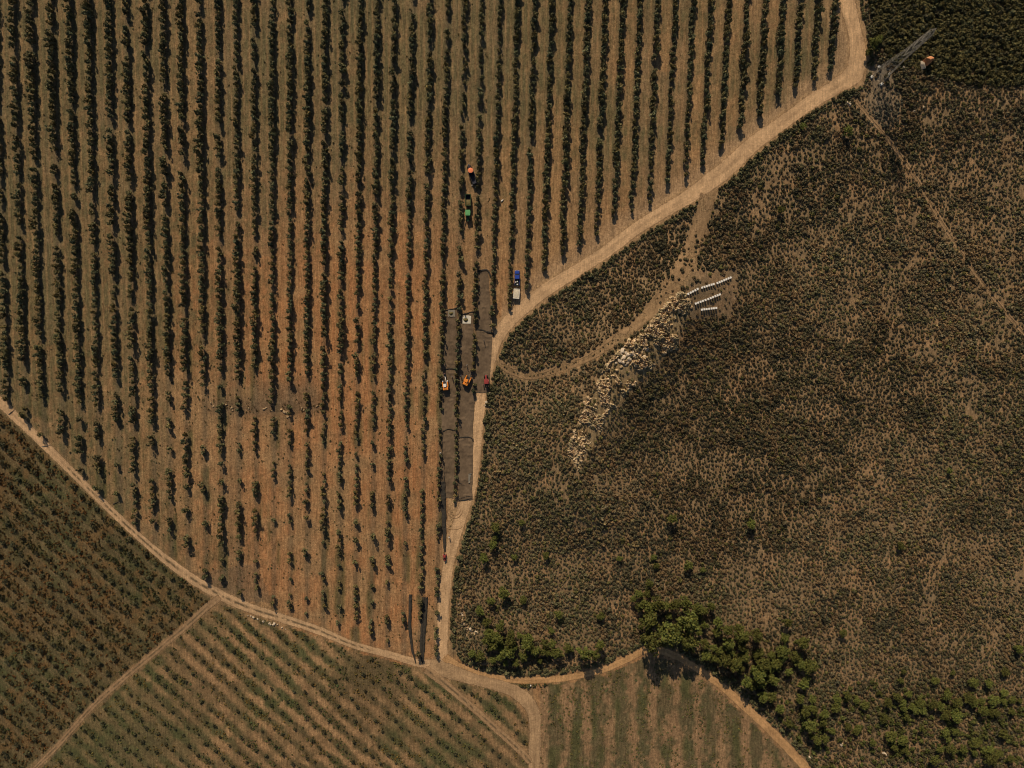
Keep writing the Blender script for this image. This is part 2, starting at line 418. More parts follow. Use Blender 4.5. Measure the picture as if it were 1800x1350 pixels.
# ------------------------------------------------------------------ ground
def ground_color(px, py):
    wob = 5 * (fbm(px / 14, py / 14, 21, 3) - 0.5); wob2 = 5 * (fbm(px / 14, py / 14, 27, 3) - 0.5)
    x = px + wob; y = py + wob2
    scrub = in_poly(x, y, SCRUB); fa = in_poly(x, y, FIELD_A); fb = in_poly(x, y, FIELD_B); fc = in_poly(x, y, FIELD_C)
    n1 = fbm(px / 120, py / 120, 31, 4); n2 = fbm(px / 30, py / 30, 35, 4); n3 = fbm(px / 6, py / 9, 39, 3)
    # olive grove: orange earth, weedy and greyer towards the upper left
    tan = np.array([0.310, 0.184, 0.086]); red = np.array([0.385, 0.176, 0.072]); grey = np.array([0.165, 0.124, 0.072]); weed = np.array([0.118, 0.102, 0.048]); green = np.array([0.070, 0.072, 0.026])
    ri = row_index(px, py); al = np.floor(ri); fr = ri - al
    dull = np.clip(0.74 - 0.74 * sst(150, 620, px) * sst(150, 600, py) - 0.30 * sst(900, 1300, px) + 0.10 * sst(420, 0, px) + 0.9 * (n1 - 0.5) + 0.6 * (n2 - 0.5), 0, 1)
    c = mix(tan, red, np.clip((0.5 * n2 + 0.5 * n1 - 0.37) * 4.5, 0, 1) * sst(60, 520, py) * (0.4 + 0.6 * sst(900, 700, px)))
    tone = hash2(al, np.floor(fbm(al * 3.1, py / 260, 41, 2) * 3), 43)
    c = mix(c, grey, np.clip(0.55 * dull + 0.55 * (tone - 0.45), 0, 0.9))
    c = mix(c, weed, np.clip(dull * 1.2 - 0.26 + 1.1 * (n3 - 0.5), 0, 0.9))
    c = mix(c, green, sst(0.60, 0.74, fbm(px / 26, py / 70, 51, 3)) * sst(380, 700, py) * sst(0.1, 0.5, np.abs(fr - 0.5) * 2) * 0.75)
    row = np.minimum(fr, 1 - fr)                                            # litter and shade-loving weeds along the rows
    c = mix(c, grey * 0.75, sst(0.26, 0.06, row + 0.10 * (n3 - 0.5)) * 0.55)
    ruts = np.exp(-((np.abs(fr - 0.5) - 0.17) / 0.045) ** 2)
    c = mix(c, tan * 1.16, ruts * 0.42 * (0.5 + n2))
    band = np.exp(-((py - 716 - 12 * (n2 - 0.5)) / 16.0) ** 2) * sst(350, 380, px) * sst(590, 550, px)
    c = mix(c, np.array([0.115, 0.085, 0.052]), band * 0.7)
    brn = np.exp(-((py - 690) / 26.0) ** 2) * sst(440, 470, px) * sst(580, 545, px)
    c = mix(c, np.array([0.13, 0.092, 0.055]), brn * 0.6)
    low = in_poly(px, py, [(330, 1010), (450, 990), (480, 1060), (420, 1058)])
    c = mix(c, np.array([0.12, 0.088, 0.055]), low * 0.45)
    # turning ground south of the nets
    c = mix(c, np.array([0.42, 0.265, 0.135]), in_poly(x, y, [(788, 868), (832, 868), (806, 960), (790, 1010), (780, 1010), (786, 930)]) * 0.85)
    # headland beside the upper road
    g0 = road_gap(px, py, [0])
    head = sst(42, 4, g0 + 26 * (n2 - 0.5)) * (px > 880)
    c = mix(c, np.array([0.37, 0.235, 0.125]), head * 0.8)
    # scrub: pale dry soil and dead grass between the bushes
    s = mix(np.array([0.240, 0.158, 0.082]), np.array([0.325, 0.195, 0.096]), np.clip((n2 - 0.45) * 3, 0, 1))
    s = mix(s, np.array([0.20, 0.145, 0.08]), np.clip((n3 - 0.4) * 2.2, 0, 0.6))
    s = mix(s, np.array([0.115, 0.085, 0.055]), in_poly(x, y, [(1200, 480), (1300, 470), (1300, 560), (1215, 560)]) * 0.35)
    corner = in_poly(x, y, [(1520, -90), (1530, 120), (1640, 150), (1960, 160), (1960, -90)])
    s = mix(s, np.array([0.115, 0.078, 0.04]), corner * 0.7)
    s = mix(s, np.array([0.30, 0.225, 0.115]), in_poly(x, y, [(1188, 512), (1132, 578), (1082, 616), (1042, 682), (1016, 738), (996, 802), (1018, 832), (1058, 760), (1094, 702), (1154, 642), (1198, 580), (1218, 535)]) * 0.45)
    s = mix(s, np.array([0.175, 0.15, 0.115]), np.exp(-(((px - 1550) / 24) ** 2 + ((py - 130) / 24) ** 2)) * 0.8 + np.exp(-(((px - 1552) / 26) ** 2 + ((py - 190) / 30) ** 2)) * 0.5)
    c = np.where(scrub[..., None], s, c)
    # young trees: weedy field left of the crossing track, striped field right of it
    u = -px * math.sin(DIAG) + py * math.cos(DIAG); v = px * math.cos(DIAG) + py * math.sin(DIAG)
    su = ((u + 4 * (fbm(px / 40, py / 40, 33, 2) - 0.5)) / 25.0) % 1.0
    bare = sst(0.38, 0.10, np.abs(su - 0.5) + 0.45 * (n3 - 0.5) + 0.40 * (n2 - 0.5))
    wa = mix(np.array([0.088, 0.072, 0.032]), np.array([0.112, 0.076, 0.032]), np.clip((n2 - 0.4) * 3, 0, 1))
    wa = mix(wa, np.array([0.072, 0.075, 0.031]), np.clip((n1 - 0.45) * 4, 0, 0.8))
    wa = mix(wa, np.array([0.165, 0.115, 0.058]), (sst(0.13, 0.02, np.abs(su - 0.40)) + 0.8 * sst(0.10, 0.02, np.abs(su - 0.66))) * 0.9 * sst(0.22, 0.45, n2))
    wa = mix(wa, np.array([0.155, 0.090, 0.036]), sst(0.58, 0.70, fbm(px / 16, py / 16, 61, 3)) * 0.7)
    c = np.where(fa[..., None], wa, c)
    gb = mix(np.array([0.100, 0.084, 0.038]), np.array([0.080, 0.080, 0.032]), np.clip((n2 - 0.4) * 3, 0, 1))
    gb = mix(gb, np.array([0.118, 0.082, 0.040]), np.clip((n1 - 0.46) * 5, 0, 0.8))
    patch = np.exp(-(((px - 650) / 60) ** 2 + ((py - 1185) / 45) ** 2)) + 0.6 * np.exp(-(((px - 700) / 50) ** 2 + ((py - 1285) / 30) ** 2)) + 0.8 * np.exp(-(((px - 260) / 90) ** 2 + ((py - 1300) / 50) ** 2)) + 0.7 * np.exp(-(((px - 810) / 60) ** 2 + ((py - 1320) / 40) ** 2))
    gb = mix(gb, np.array([0.318, 0.190, 0.092]) * (0.75 + 0.5 * n2)[..., None], bare * np.clip(0.95 - patch, 0.05, 1) * (0.35 + 0.65 * sst(120, 420, px)) * (0.50 + 0.60 * sst(0.30, 0.62, fbm(px / 22 + 5, py / 22, 59, 3))))
    c = np.where(fb[..., None], gb, c)
    # grassy fallow below the lane
    sc = ((px + 9 * (fbm(px / 50, py / 90, 67, 2) - 0.5) - 975 - 0.01 * (py - 1200) * (px - 1000) / 60) / 38.5) % 1.0
    gc = mix(np.array([0.098, 0.084, 0.040]), np.array([0.130, 0.096, 0.048]), np.clip((n2 - 0.4) * 3, 0, 1))
    gc = mix(gc, np.array([0.285, 0.172, 0.088]), sst(0.42, 0.04, np.abs(sc - 0.5) + 0.75 * (n2 - 0.5) + 0.75 * (n3 - 0.5) + 0.5 * (fbm(px / 9, py / 45, 63, 3) - 0.5)) * 0.9)
    gc = mix(gc, np.array([0.074, 0.076, 0.028]), sst(0.52, 0.72, fbm(px / 18, py / 40, 57, 3)) * 0.75 * sst(0.12, 0.34, np.abs(sc - 0.5)))
    c = np.where(fc[..., None], gc, c)
    # sandy verges
    g = road_gap(px, py)
    g0b = road_gap(px, py, [0])
    c = mix(c, np.array([0.42, 0.262, 0.130]), sst(8, -1, g0b + 9 * (n2 - 0.5)) * 0.8)
    c = mix(c, np.array([0.26, 0.165, 0.082]), sst(3.5, -1, g + 5 * (n2 - 0.5)) * 0.6)
    return c

def axis(a, b, step):
    far = np.array([15, 40, 90, 200, 500, 1200, 3000, 6000.])
    return np.concatenate([(a - far)[::-1], np.arange(a, b + 0.01, step), b + far])
gx = axis(-205, 205, 0.6); gy = axis(-160, 160, 0.6)
GX, GY = np.meshgrid(gx, gy, indexing='ij'); GZ = height(GX, GY)
gpx, gpy = to_px(GX, GY, GZ)
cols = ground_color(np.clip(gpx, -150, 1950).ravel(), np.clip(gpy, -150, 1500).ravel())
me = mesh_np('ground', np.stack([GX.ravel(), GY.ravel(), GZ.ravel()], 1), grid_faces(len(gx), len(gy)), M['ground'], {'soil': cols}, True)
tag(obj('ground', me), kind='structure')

# ------------------------------------------------------------------ roads and tracks, each a worn sheet a few centimetres above the soil
def road(name, k, color, ruts=0.0, weedy=None, lift=0.05, twin=False):
    S = smooth_line([(a, b, w) for (a, b), w in zip(*ALL_ROADS[k])], 3.0)
    T = np.gradient(S[:, :2], axis=0); T /= np.linalg.norm(T, axis=1)[:, None] + 1e-9
    Nn = np.stack([-T[:, 1], T[:, 0]], 1)
    m = 15; vv = np.linspace(-1.35, 1.35, m)
    n = len(S); s_len = np.concatenate([[0], np.cumsum(np.hypot(*np.diff(S[:, :2], axis=0).T))])
    PX = S[:, 0, None] + Nn[:, 0, None] * S[:, 2, None] * vv; PY = S[:, 1, None] + Nn[:, 1, None] * S[:, 2, None] * vv
    x, y, z = W(PX.ravel(), PY.ravel(), lift)
    edge = sst(1.28, 0.72, np.abs(vv))[None, :] * np.ones((n, 1))
    ends = sst(0, 14, s_len) * sst(0, 14, s_len[-1] - s_len)
    c = np.array(color)[None, None, :] * np.ones((n, m, 1))
    nn = fbm(s_len[:, None] / 26 + k * 9, vv[None, :] * 2.0 + 3, 61 + k, 3)
    c = c * (0.66 + 0.66 * nn)[..., None]
    rt = np.exp(-((np.abs(vv) - 0.45) / 0.16) ** 2)[None, :] * np.ones((n, 1))
    c = mix(c, np.array(color) * 1.18, rt * ruts)
    alpha = edge * ends[:, None]
    if twin: alpha = alpha * (1 - (0.85 if k == 5 else 0.15) * np.clip(sst(0.50, 0.66, fbm(s_len[:, None] / 11, vv[None, :] * 1.6 + s_len[:, None] / 60, 201 + k, 3)), 0, 1))
    if weedy is not None:
        a0, a1, strength = weedy
        on = sst(a0, a0 + 30, s_len) * sst(a1 + 30, a1, s_len)
        midm = np.exp(-(vv / 0.26) ** 2)[None, :] * on[:, None] * sst(0.30, 0.55, fbm(s_len[:, None] / 5 + vv * 0, vv[None, :] * 2 + s_len[:, None] * 0, 71, 2))
        c = mix(c, np.array([0.095, 0.072, 0.04]), np.clip(midm * strength, 0, 1))
        if twin: alpha = alpha * (1 - 0.95 * np.clip(np.exp(-(vv / 0.42) ** 2)[None, :] * on[:, None], 0, 1))
    me = mesh_np(name, np.stack([x, y, z], 1), grid_faces(n, m), M['road'], {'soil': c.reshape(-1, 3), 'worn': alpha.ravel()}, True)
    return tag(obj(name, me), kind='structure')

road('dirt_road', 0, (0.530, 0.338, 0.180), 0.7)
road('farm_track', 1, (0.470, 0.300, 0.160), 0.9, (240, 880, 0.95), 0.06)
road('lower_lane', 2, (0.460, 0.265, 0.118), 0.5, None, 0.07)
road('branch_track', 3, (0.390, 0.250, 0.132), 0.4, None, 0.08)
road('crossing_track', 4, (0.290, 0.182, 0.095), 1.0, (20, 600, 0.8), 0.09)
road('spur_track', 5, (0.262, 0.166, 0.085), 0.9, (290, 800, 1.0), 0.10, True)
road('scrub_trail', 6, (0.315, 0.202, 0.105), 0.5, (-40, 900, 1.0), 0.11, True)
road('vine_track', 7, (0.330, 0.205, 0.105), 0.6, (-40, 600, 0.9), 0.10)

# turning marks pressed into the sand where the machines swing round
for k, (cx, cy, rx, ry, a0, a1) in enumerate(((800, 893, 14, 18, 10, 175), (800, 893, 10, 13, 5, 178), (798, 922, 16, 9, 20, 165))):
    pts = [(cx + rx * math.cos(math.radians(a)), cy + ry * math.sin(math.radians(a))) for a in np.linspace(a0, a1, 26)]
    V = []; 
    for i, (a, b) in enumerate(pts):
        w = 0.9 * math.sin(math.pi * (i + 0.5) / 26) ** 0.4
        for q in (-1, 0, 1):
            r = 1 + q * w / max(rx, ry); xx, yy = cx + (a - cx) * r, cy + (b - cy) * r
            p = W1(xx, yy, 0.05 + (0.10 if q == 0 else 0)); V.append(p)
    me = mesh_np('tyre_rut', V, grid_faces(26, 3), M['road'], {'soil': np.tile(np.array([[0.30, 0.185, 0.095]]), (len(V), 1)), 'worn': np.ones(len(V))}, True)
    tag(obj('tyre_rut', me), kind='structure')

# ------------------------------------------------------------------ plants: leaf-card crowns
def rand_dirs(n, up=0.0):
    v = RNG.normal(size=(n, 3)); v[:, 2] += up; return v / np.linalg.norm(v, axis=1)[:, None]

def cards(C, Nrm, size, stretch=1.0, tint=None):
    """one quad at each point C facing Nrm"""
    n = len(C); t = np.cross(Nrm, rand_dirs(n)); t /= np.linalg.norm(t, axis=1)[:, None] + 1e-9
    b = np.cross(Nrm, t); s = np.asarray(size)[:, None] * 0.5
    V = np.stack([C - t * s * stretch - b * s, C + t * s * stretch - b * s * 0.6, C + t * s * stretch + b * s, C - t * s * stretch * 0.6 + b * s], 1).reshape(-1, 3)
    F = np.arange(4 * n).reshape(n, 4)
    T = np.repeat(tint if tint is not None else np.ones((n, 3)), 4, 0)
    return V, F, T

def crown(lobes, per, size, jitter=0.7, up=0.35, tintvar=0.35, warm=0.15):
    """lobes: rows of (x, y, z, rx, rz)"""
    Cs = []; Ns = []
    for (x, y, z, r, rz) in lobes:
        d = rand_dirs(per, up); q = RNG.uniform(0.72, 1.05, (per, 1))
        Cs.append(np.array([x, y, z]) + d * q * np.array([r, r, rz])); Ns.append(d + jitter * RNG.normal(size=(per, 3)))
    C = np.concatenate(Cs); Nm = np.concatenate(Ns); Nm /= np.linalg.norm(Nm, axis=1)[:, None]
    n = len(C); s = RNG.uniform(*size, n)
    t = 1 + tintvar * RNG.uniform(-1, 1, (n, 1)) + warm * RNG.uniform(-1, 1, (n, 1)) * np.array([[1, 0.1, -0.6]])
    return cards(C, Nm, s, 1.25, np.clip(t, 0.3, 2))

def olive_proto():
    n = 10; L = []
    for k in range(n):
        a = RNG.uniform(0, 6.28); r = RNG.uniform(0.0, 0.75); z = RNG.uniform(0.5, 1.8); q = 1 - 0.35 * abs(z - 1.1)
        L.append((r * q * math.cos(a), r * q * math.sin(a), z, RNG.uniform(0.26, 0.46), RNG.uniform(0.3, 0.52)))
    return crown(L, 22, (0.14, 0.34), 0.9, 0.45, 0.45, 0.2)

def shrub_proto(flat=0.8):
    n = 3; L = [(0, 0, 0.35, 0.78, 0.72 * flat)]; per = [34]
    for k in range(n):
        a = RNG.uniform(0, 6.28); q = RNG.uniform(0.3, 0.5); L.append((q * math.cos(a), q * math.sin(a), RNG.uniform(0.3, 0.55), RNG.uniform(0.38, 0.55), RNG.uniform(0.36, 0.5) * flat))
    A = crown(L[:1], 34, (0.26, 0.46), 0.38, 0.55, 0.35, 0.15); B = crown(L[1:], 7, (0.2, 0.36), 0.5, 0.6, 0.40, 0.2)
    return np.concatenate([A[0], B[0]]), np.concatenate([A[1], B[1] + len(A[0])]), np.concatenate([A[2], B[2]])

def pine_proto():
    L = []
    n = 15
    for k in range(n):
        a = 2.4 * k + RNG.uniform(-0.4, 0.4); r = 0.86 * math.sqrt((k + 0.3) / n) * RNG.uniform(0.8, 1.08); z = 2.1 - 0.85 * r * r + RNG.uniform(-0.22, 0.34)
        q = RNG.uniform(0.22, 0.34); L.append((r * math.cos(a), r * math.sin(a), z, q, q * 0.8))
        if k % 2: L.append((r * 0.8 * math.cos(a + 0.6), r * 0.8 * math.sin(a + 0.6), z - 0.5, q, q * 0.8))
    return crown(L, 52, (0.06, 0.15), 0.65, 0.5, 0.40, 0.15)

def weed_proto():
    return crown([(0, 0, 0.25, 0.7, 0.5)], 9, (0.4, 0.8), 0.9, 0.7, 0.4, 0.25)

def sapling_proto():
    L = [(0, 0, 0.8, 0.42, 0.6)]
    for k in range(6):
        a = k * 1.05 + RNG.uniform(-0.3, 0.3); L.append((0.6 * math.cos(a), 0.6 * math.sin(a), RNG.uniform(0.5, 1.0), 0.3, 0.3))
    return crown(L, 8, (0.24, 0.42), 0.8, 0.4, 0.4, 0.15)

def trunk_mesh(name, h, r0, r1, fork=0.0, n=3):
    b = MB(); b.cyl((0, 0, -0.25), (0.03, 0.02, h), r0, r1, 8)
    for k in range(n):
        a = k * 6.28 / n + 0.4; b.cyl((0.03, 0.02, h * 0.92), (fork * math.cos(a), fork * math.sin(a), h + fork * 1.2), r1 * 0.75, r1 * 0.3, 6)
    return b.mesh(name, M['bark'])

def stamp(name, protos, X, Y, Z, R, ZS, TINT, mat):
    """many plants as one mesh"""
    n = len(X); which = RNG.integers(0, len(protos), n); rot = RNG.uniform(0, 6.283, n)
    Vs = []; Fs = []; Ts = []; off = 0
    for k, (V, F, T) in enumerate(protos):
        ids = np.where(which == k)[0]
        if not len(ids): continue
        c = np.cos(rot[ids])[:, None]; s = np.sin(rot[ids])[:, None]
        vx = (V[None, :, 0] * c - V[None, :, 1] * s) * R[ids, None] + X[ids, None]
        vy = (V[None, :, 0] * s + V[None, :, 1] * c) * R[ids, None] + Y[ids, None]
        vz = V[None, :, 2] * (R[ids] * ZS[ids])[:, None] + Z[ids, None]
        Vs.append(np.stack([vx, vy, vz], -1).reshape(-1, 3))
        Fs.append((F[None] + (np.arange(len(ids)) * len(V))[:, None, None] + off).reshape(-1, F.shape[1])); off += len(ids) * len(V)
        Ts.append((T[None] * TINT[ids, None, :]).reshape(-1, 3))
    return mesh_np(name, np.concatenate(Vs), np.concatenate(Fs), mat, {'tint': np.concatenate(Ts)})

# ---- olive grove
olive_protos = [olive_proto() for _ in range(8)]
trees = []                                            # row, number down the row, px, py, radius, gap
NETPATCH = [(775, 650, 795, 700)]
for i in range(len(XS0)):
    yb = row_bottom(i); y = -95.0 + RNG.uniform(0, 8); num = 0; gap = 0
    while y < yb:
        x = row_x(i, y)
        p_gap = 0.05 + 0.07 * float(sst(420, 640, y)) + 0.20 * float(sst(640, 800, y)) + 0.12 * float(sst(850, 1000, y))
        if x > 880: p_gap = 0.01
        if 760 < x < 850: p_gap = 0.06 if y < 890 else 0.3
        p_gap *= 0.6 + 0.8 * float(vn(np.array(i * 0.7), np.array(y / 60.0), 81))
        size = 1.05 + 0.42 * float(vn(np.array(i * 0.37), np.array(y / 130.0), 83)) + RNG.uniform(-0.26, 0.2)
        if x < 420: size += 0.06
        if x > 1000 and y < 200: size += 0.12
        if x > 880: size -= 0.16 * float(sst(120, 20, yb - y))
        if y > 640: size -= 0.15
        size -= 0.06 * float(sst(380, 700, x)) * (x < 900)
        step = 10.2 * RNG.uniform(0.86, 1.16) * (1.06 if y > 640 else 1.0)
        if RNG.random() < p_gap:
            g = RNG.uniform(1, 1.6 if y < 640 else 2.6); y += step * g; gap = 1
            if trees and trees[-1][0] == i: trees[-1][5] = 1
            continue
        num += 1
        trees.append([i, num, x + RNG.normal(0, 1.0), y, size, gap]); gap = 0
        y += step
# one row is bare near its lower end, and the harvested trees carry machines
trees = [t for t in trees if not (t[0] == 9 and 750 < t[3] < 815)]
TR = np.array([[t[2], t[3], t[4]] for t in trees])
in_frame = (TR[:, 0] > 6) & (TR[:, 0] < 1794) & (TR[:, 1] > 6)
iso = np.array([t[5] for t in trees])
score = TR[:, 2] + 0.30 * iso - 9.0 * (~in_frame)
chosen = set(np.argsort(-score)[:300].tolist())
tx, ty, tz = W(TR[:, 0], TR[:, 1])
tint_o = 1 + 0.32 * RNG.uniform(-1, 1, (len(TR), 1)) + 0.20 * RNG.uniform(-1, 1, (len(TR), 1)) * np.array([[1, 0.2, -0.6]])
rest = np.array([k for k in range(len(trees)) if k not in chosen])
me = stamp('olive_grove', olive_protos, tx[rest], ty[rest], tz[rest], TR[rest, 2], np.full(len(rest), 1.0) * RNG.uniform(0.95, 1.3, len(rest)), tint_o[rest], M['olive'])
tag(obj('olive_grove', me), kind='stuff')
olive_meshes = [mesh_np('olive_crown', V, F, M['olive'], {'tint': T}) for V, F, T in olive_protos]
olive_trunks = [trunk_mesh('olive_trunk', 0.7, 0.11, 0.08, 0.3) for _ in range(2)]
down = {}
rows_n = {}
for t in trees:
    rows_n.setdefault(t[0], []).append(t)
alley = 29.5                                          # the tractors work in the alley right of row index 29
for k in sorted(chosen):
    i, num, px, py, r, gap = trees[k]
    lst = [t for t in rows_n[i]]; fromend = len(lst) - lst.index(trees[k])
    vis = [t for t in lst if t[3] > 0]; fromtop = vis.index(trees[k]) + 1
    d = 30 - i
    rw = f'{nth(d)} row left of the green tractor' if d > 0 else f'{nth(1 - d)} row right of the green tractor'
    lab = (f'olive tree, {nth(fromend)} from the lower end of the {rw}' if fromend <= fromtop else f'olive tree, {nth(fromtop)} from the top of the {rw}')
    o = thing('olive_tree', lab, 'olive tree', (tx[k], ty[k], tz[k]), RNG.uniform(0, 6.28), 'olive trees standing in long straight rows')
    o.scale = (r, r, r * RNG.uniform(0.95, 1.3))
    obj('crown', olive_meshes[k % 8], o); obj('trunk', olive_trunks[k % 2], o)

# ---- scrub bushes
shrub_protos = [shrub_proto() for _ in range(10)]
OUT_L = [(1188, 512), (1160, 542), (1132, 578), (1104, 598), (1082, 616), (1056, 652), (1042, 682), (1026, 702), (1016, 738), (1000, 770), (996, 802)]
OUT_R = [(1018, 832), (1034, 790), (1058, 760), (1070, 732), (1094, 702), (1134, 670), (1154, 642), (1192, 612), (1198, 580), (1218, 535), (1204, 512)]
OUTCROP = OUT_L + OUT_R
sp = 5.05
sx, sy = np.meshgrid(np.arange(770, 1950, sp), np.arange(-80, 1430, sp * 0.92), indexing='ij')
sx = sx + (np.arange(sx.shape[1])[None, :] % 2) * sp / 2
sx = (sx + RNG.uniform(-2.4, 2.4, sx.shape)).ravel(); sy = (sy + RNG.uniform(-2.4, 2.4, sy.shape)).ravel()
keep = in_poly(sx, sy, SCRUB); sx = sx[keep]; sy = sy[keep]
gap = road_gap(sx, sy, [0, 1, 2, 3, 4])
gap_s = road_gap(sx, sy, [5]); gap_t = road_gap(sx, sy, [6])
# wheel tracks leave a brushy middle on the lower spur
dn = fbm(sx / 34, sy / 34, 91, 4) + 0.10 * (fbm(sx / 9, sy / 9, 95, 2) - 0.5)
streak = fbm((sx * 0.85 + sy * 0.5) / 9, (sy * 0.85 - sx * 0.5) / 60, 97, 3)
big = fbm(sx / 170, sy / 170, 99, 3)
p = 0.98 + 1.1 * (dn - 0.45) + 1.6 * np.minimum(0.55 - streak, 0.04) + 0.4 * (big - 0.45)
dense = in_poly(sx, sy, [(1190, 560), (1330, 480), (1500, 560), (1620, 760), (1450, 860), (1300, 1000), (1120, 960), (1070, 820), (1080, 720)])
p = p + 0.30 * dense + 0.5 * sst(26, 3, gap)
thin = in_poly(sx, sy, [(1240, 330), (1400, 200), (1500, 170), (1560, 250), (1620, 330), (1560, 430), (1420, 330), (1330, 420)])
p = p - 0.12 * thin
p = p + 0.22 * sst(1120, 1200, sy)
p = p + 0.25 * in_poly(sx, sy, [(900, 600), (930, 545), (1010, 500), (1110, 430), (1190, 390), (1205, 440), (1150, 520), (1060, 600), (990, 640), (920, 648)])
corner = in_poly(sx, sy, [(1520, -90), (1532, 60), (1570, 110), (1640, 130), (1700, 150), (1960, 150), (1960, -90)])
p = np.where(corner, 0.95, p)
clear = in_poly(sx, sy, [(1195, 480), (1300, 470), (1285, 555), (1215, 560), (1150, 550)])
p = np.where(clear, 0.22, p)
base_pad = np.hypot(sx - 1548, sy - 132)
p = np.where(base_pad < 24, 0.22, p)
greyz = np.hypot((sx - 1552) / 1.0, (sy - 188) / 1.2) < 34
inrock = in_poly(sx, sy, OUTCROP)
tail = np.exp(-(line_d(sx, sy, [(1010, 830), (1022, 880), (960, 830), (985, 880), (1000, 920)]) / 14) ** 2)
p = p - 0.5 * tail * (fbm(sx / 12, sy / 12, 109, 2) > 0.5)
p = np.where(inrock, 0.34, p)
keep = (RNG.random(len(sx)) < p) & (gap > 2.0) & ((gap_s > 1.0) | ((sx > 1150) & (sy > 410) & (RNG.random(len(sx)) < 0.26))) & ~((gap_t < 0.8) & (RNG.random(len(sx)) < 0.78))
mid = (gap_s < 0) & (np.abs(gap_s) > 6.0) & (sx < 1090) & (RNG.random(len(sx)) < 0.6)
keep |= mid
for h0, h1 in (((1209, 517), (1225, 508)), ((1233, 506), (1254, 500)), ((1260, 498), (1283, 488)), ((1222, 534), (1239, 528)), ((1244, 526), (1264, 518)), ((1233, 545), (1258, 542))): keep &= line_d(sx, sy, [h0, h1]) > 5.5
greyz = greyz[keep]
sx = sx[keep]; sy = sy[keep]; gap = gap[keep]; dn = dn[keep]; corner = corner[keep]; mid = mid[keep]; inrock = inrock[keep]
sr = RNG.uniform(0.42, 0.76, len(sx)) * (0.88 + 0.28 * fbm(sx / 45, sy / 45, 107, 2)) * (0.85 + 0.3 * (dn > 0.5)) * np.where(RNG.random(len(sx)) < 0.06, 1.35, 1.0); sr = np.where(mid, 0.4, sr); sr = np.where(inrock, sr * 0.9, sr)
edge = (gap < 13) & ~mid
sr = np.where(edge, np.maximum(sr, 0.55) * 1.2, sr)
bigc = corner & (RNG.random(len(sx)) < 0.6)
sr = np.where(bigc, RNG.uniform(1.0, 1.35, len(sx)), sr)
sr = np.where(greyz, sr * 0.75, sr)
n = len(sx); pal = np.array([[0.78, 0.90, 0.78], [1.02, 1.02, 0.98], [1.20, 1.02, 0.92], [0.62, 0.70, 0.68], [1.5, 1.4, 1.15], [0.90, 1.02, 0.62]])
zone = fbm(sx / 60, sy / 60, 103, 3)
pick = np.where(RNG.random(n) < 0.45, RNG.integers(0, 6, n), np.clip(((zone - 0.3) * 10).astype(int), 0, 3))
tint_s = pal[pick] * RNG.uniform(0.8, 1.2, (n, 1))
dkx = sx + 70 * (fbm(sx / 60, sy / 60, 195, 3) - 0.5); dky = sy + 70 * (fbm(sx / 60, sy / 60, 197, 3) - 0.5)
dk = in_poly(dkx, dky, [(1190, 560), (1300, 540), (1400, 600), (1620, 560), (1640, 760), (1500, 800), (1400, 960), (1330, 1040), (1180, 960), (1090, 800), (1100, 700)])  # slope turned away from the sun: its shade is put into the bush tint
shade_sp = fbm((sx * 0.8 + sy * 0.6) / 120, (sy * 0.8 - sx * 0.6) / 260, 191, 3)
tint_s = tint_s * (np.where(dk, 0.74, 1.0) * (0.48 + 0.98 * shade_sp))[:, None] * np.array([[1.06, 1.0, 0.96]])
grn = (sy > 1175 + 60 * vn(sx / 50, sx * 0, 3)) & (sx > 1370) & (RNG.random(n) < 0.30 * fbm(sx / 40, sy / 25, 193, 2) * sst(1175, 1240, sy))
tint_s = np.where(grn[:, None], np.array([[0.62, 0.78, 0.36]]) * RNG.uniform(0.7, 1.2, (n, 1)), tint_s)
sr = np.where(grn, RNG.uniform(0.75, 1.25, n), sr)
tint_s = np.where(edge[:, None], np.array([[0.76, 0.86, 0.68]]) * RNG.uniform(0.8, 1.25, (n, 1)), tint_s)
tint_s = np.where(corner[:, None], np.array([[0.70, 0.72, 0.46]]) * RNG.uniform(0.7, 1.35, (n, 1)), tint_s)
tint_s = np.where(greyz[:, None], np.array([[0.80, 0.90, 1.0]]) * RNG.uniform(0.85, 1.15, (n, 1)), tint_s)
SX, SY, SZ = W(sx, sy)
# the bushes one could point to: those that edge the road, and the biggest of the corner thicket
cand_e = np.where(edge & (gap < 7) & (sx > 770) & (sx < 1795) & (sy > 5) & (sy < 1345) & (road_gap(sx, sy, [0]) < 8))[0]
cand_e = cand_e[np.argsort(-sr[cand_e])][:170]
cand_c = np.where(bigc & (sx < 1795) & (sy > 5))[0]; cand_c = cand_c[np.argsort(-sr[cand_c])][:120]
solo = np.zeros(n, bool); solo[cand_e] = True; solo[cand_c] = True
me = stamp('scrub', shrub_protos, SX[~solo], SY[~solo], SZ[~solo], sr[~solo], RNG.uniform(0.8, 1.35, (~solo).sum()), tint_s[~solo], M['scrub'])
tag(obj('scrub', me), kind='stuff')
M['bush'] = foliage_mat('bush_leaves', (0.076, 0.068, 0.031), 0.6)
bush_meshes = [mesh_np('bush', V, F, M['bush'], {'tint': T}) for V, F, T in shrub_protos]
def bush(k, lab, group):
    o = obj('bush', bush_meshes[k % 10], None, (SX[k], SY[k], SZ[k])); r = float(sr[k]); o.scale = (r, r, r * RNG.uniform(0.9, 1.3)); o.rotation_euler = (0, 0, RNG.uniform(0, 6.28))
    tag(o, lab, 'bush', group)
S0 = SM[0]
def along(k): return int(np.argmin(np.hypot(S0[:, 0] - sx[k], S0[:, 1] - sy[k])))
for q, k in enumerate(sorted(cand_e, key=lambda k: (along(k), sy[k]))):
    bush(k, f'dark round bush edging the dirt road, {nth(q + 1)} from the lower bend upwards', 'bushes edging the dirt road')
band = {}
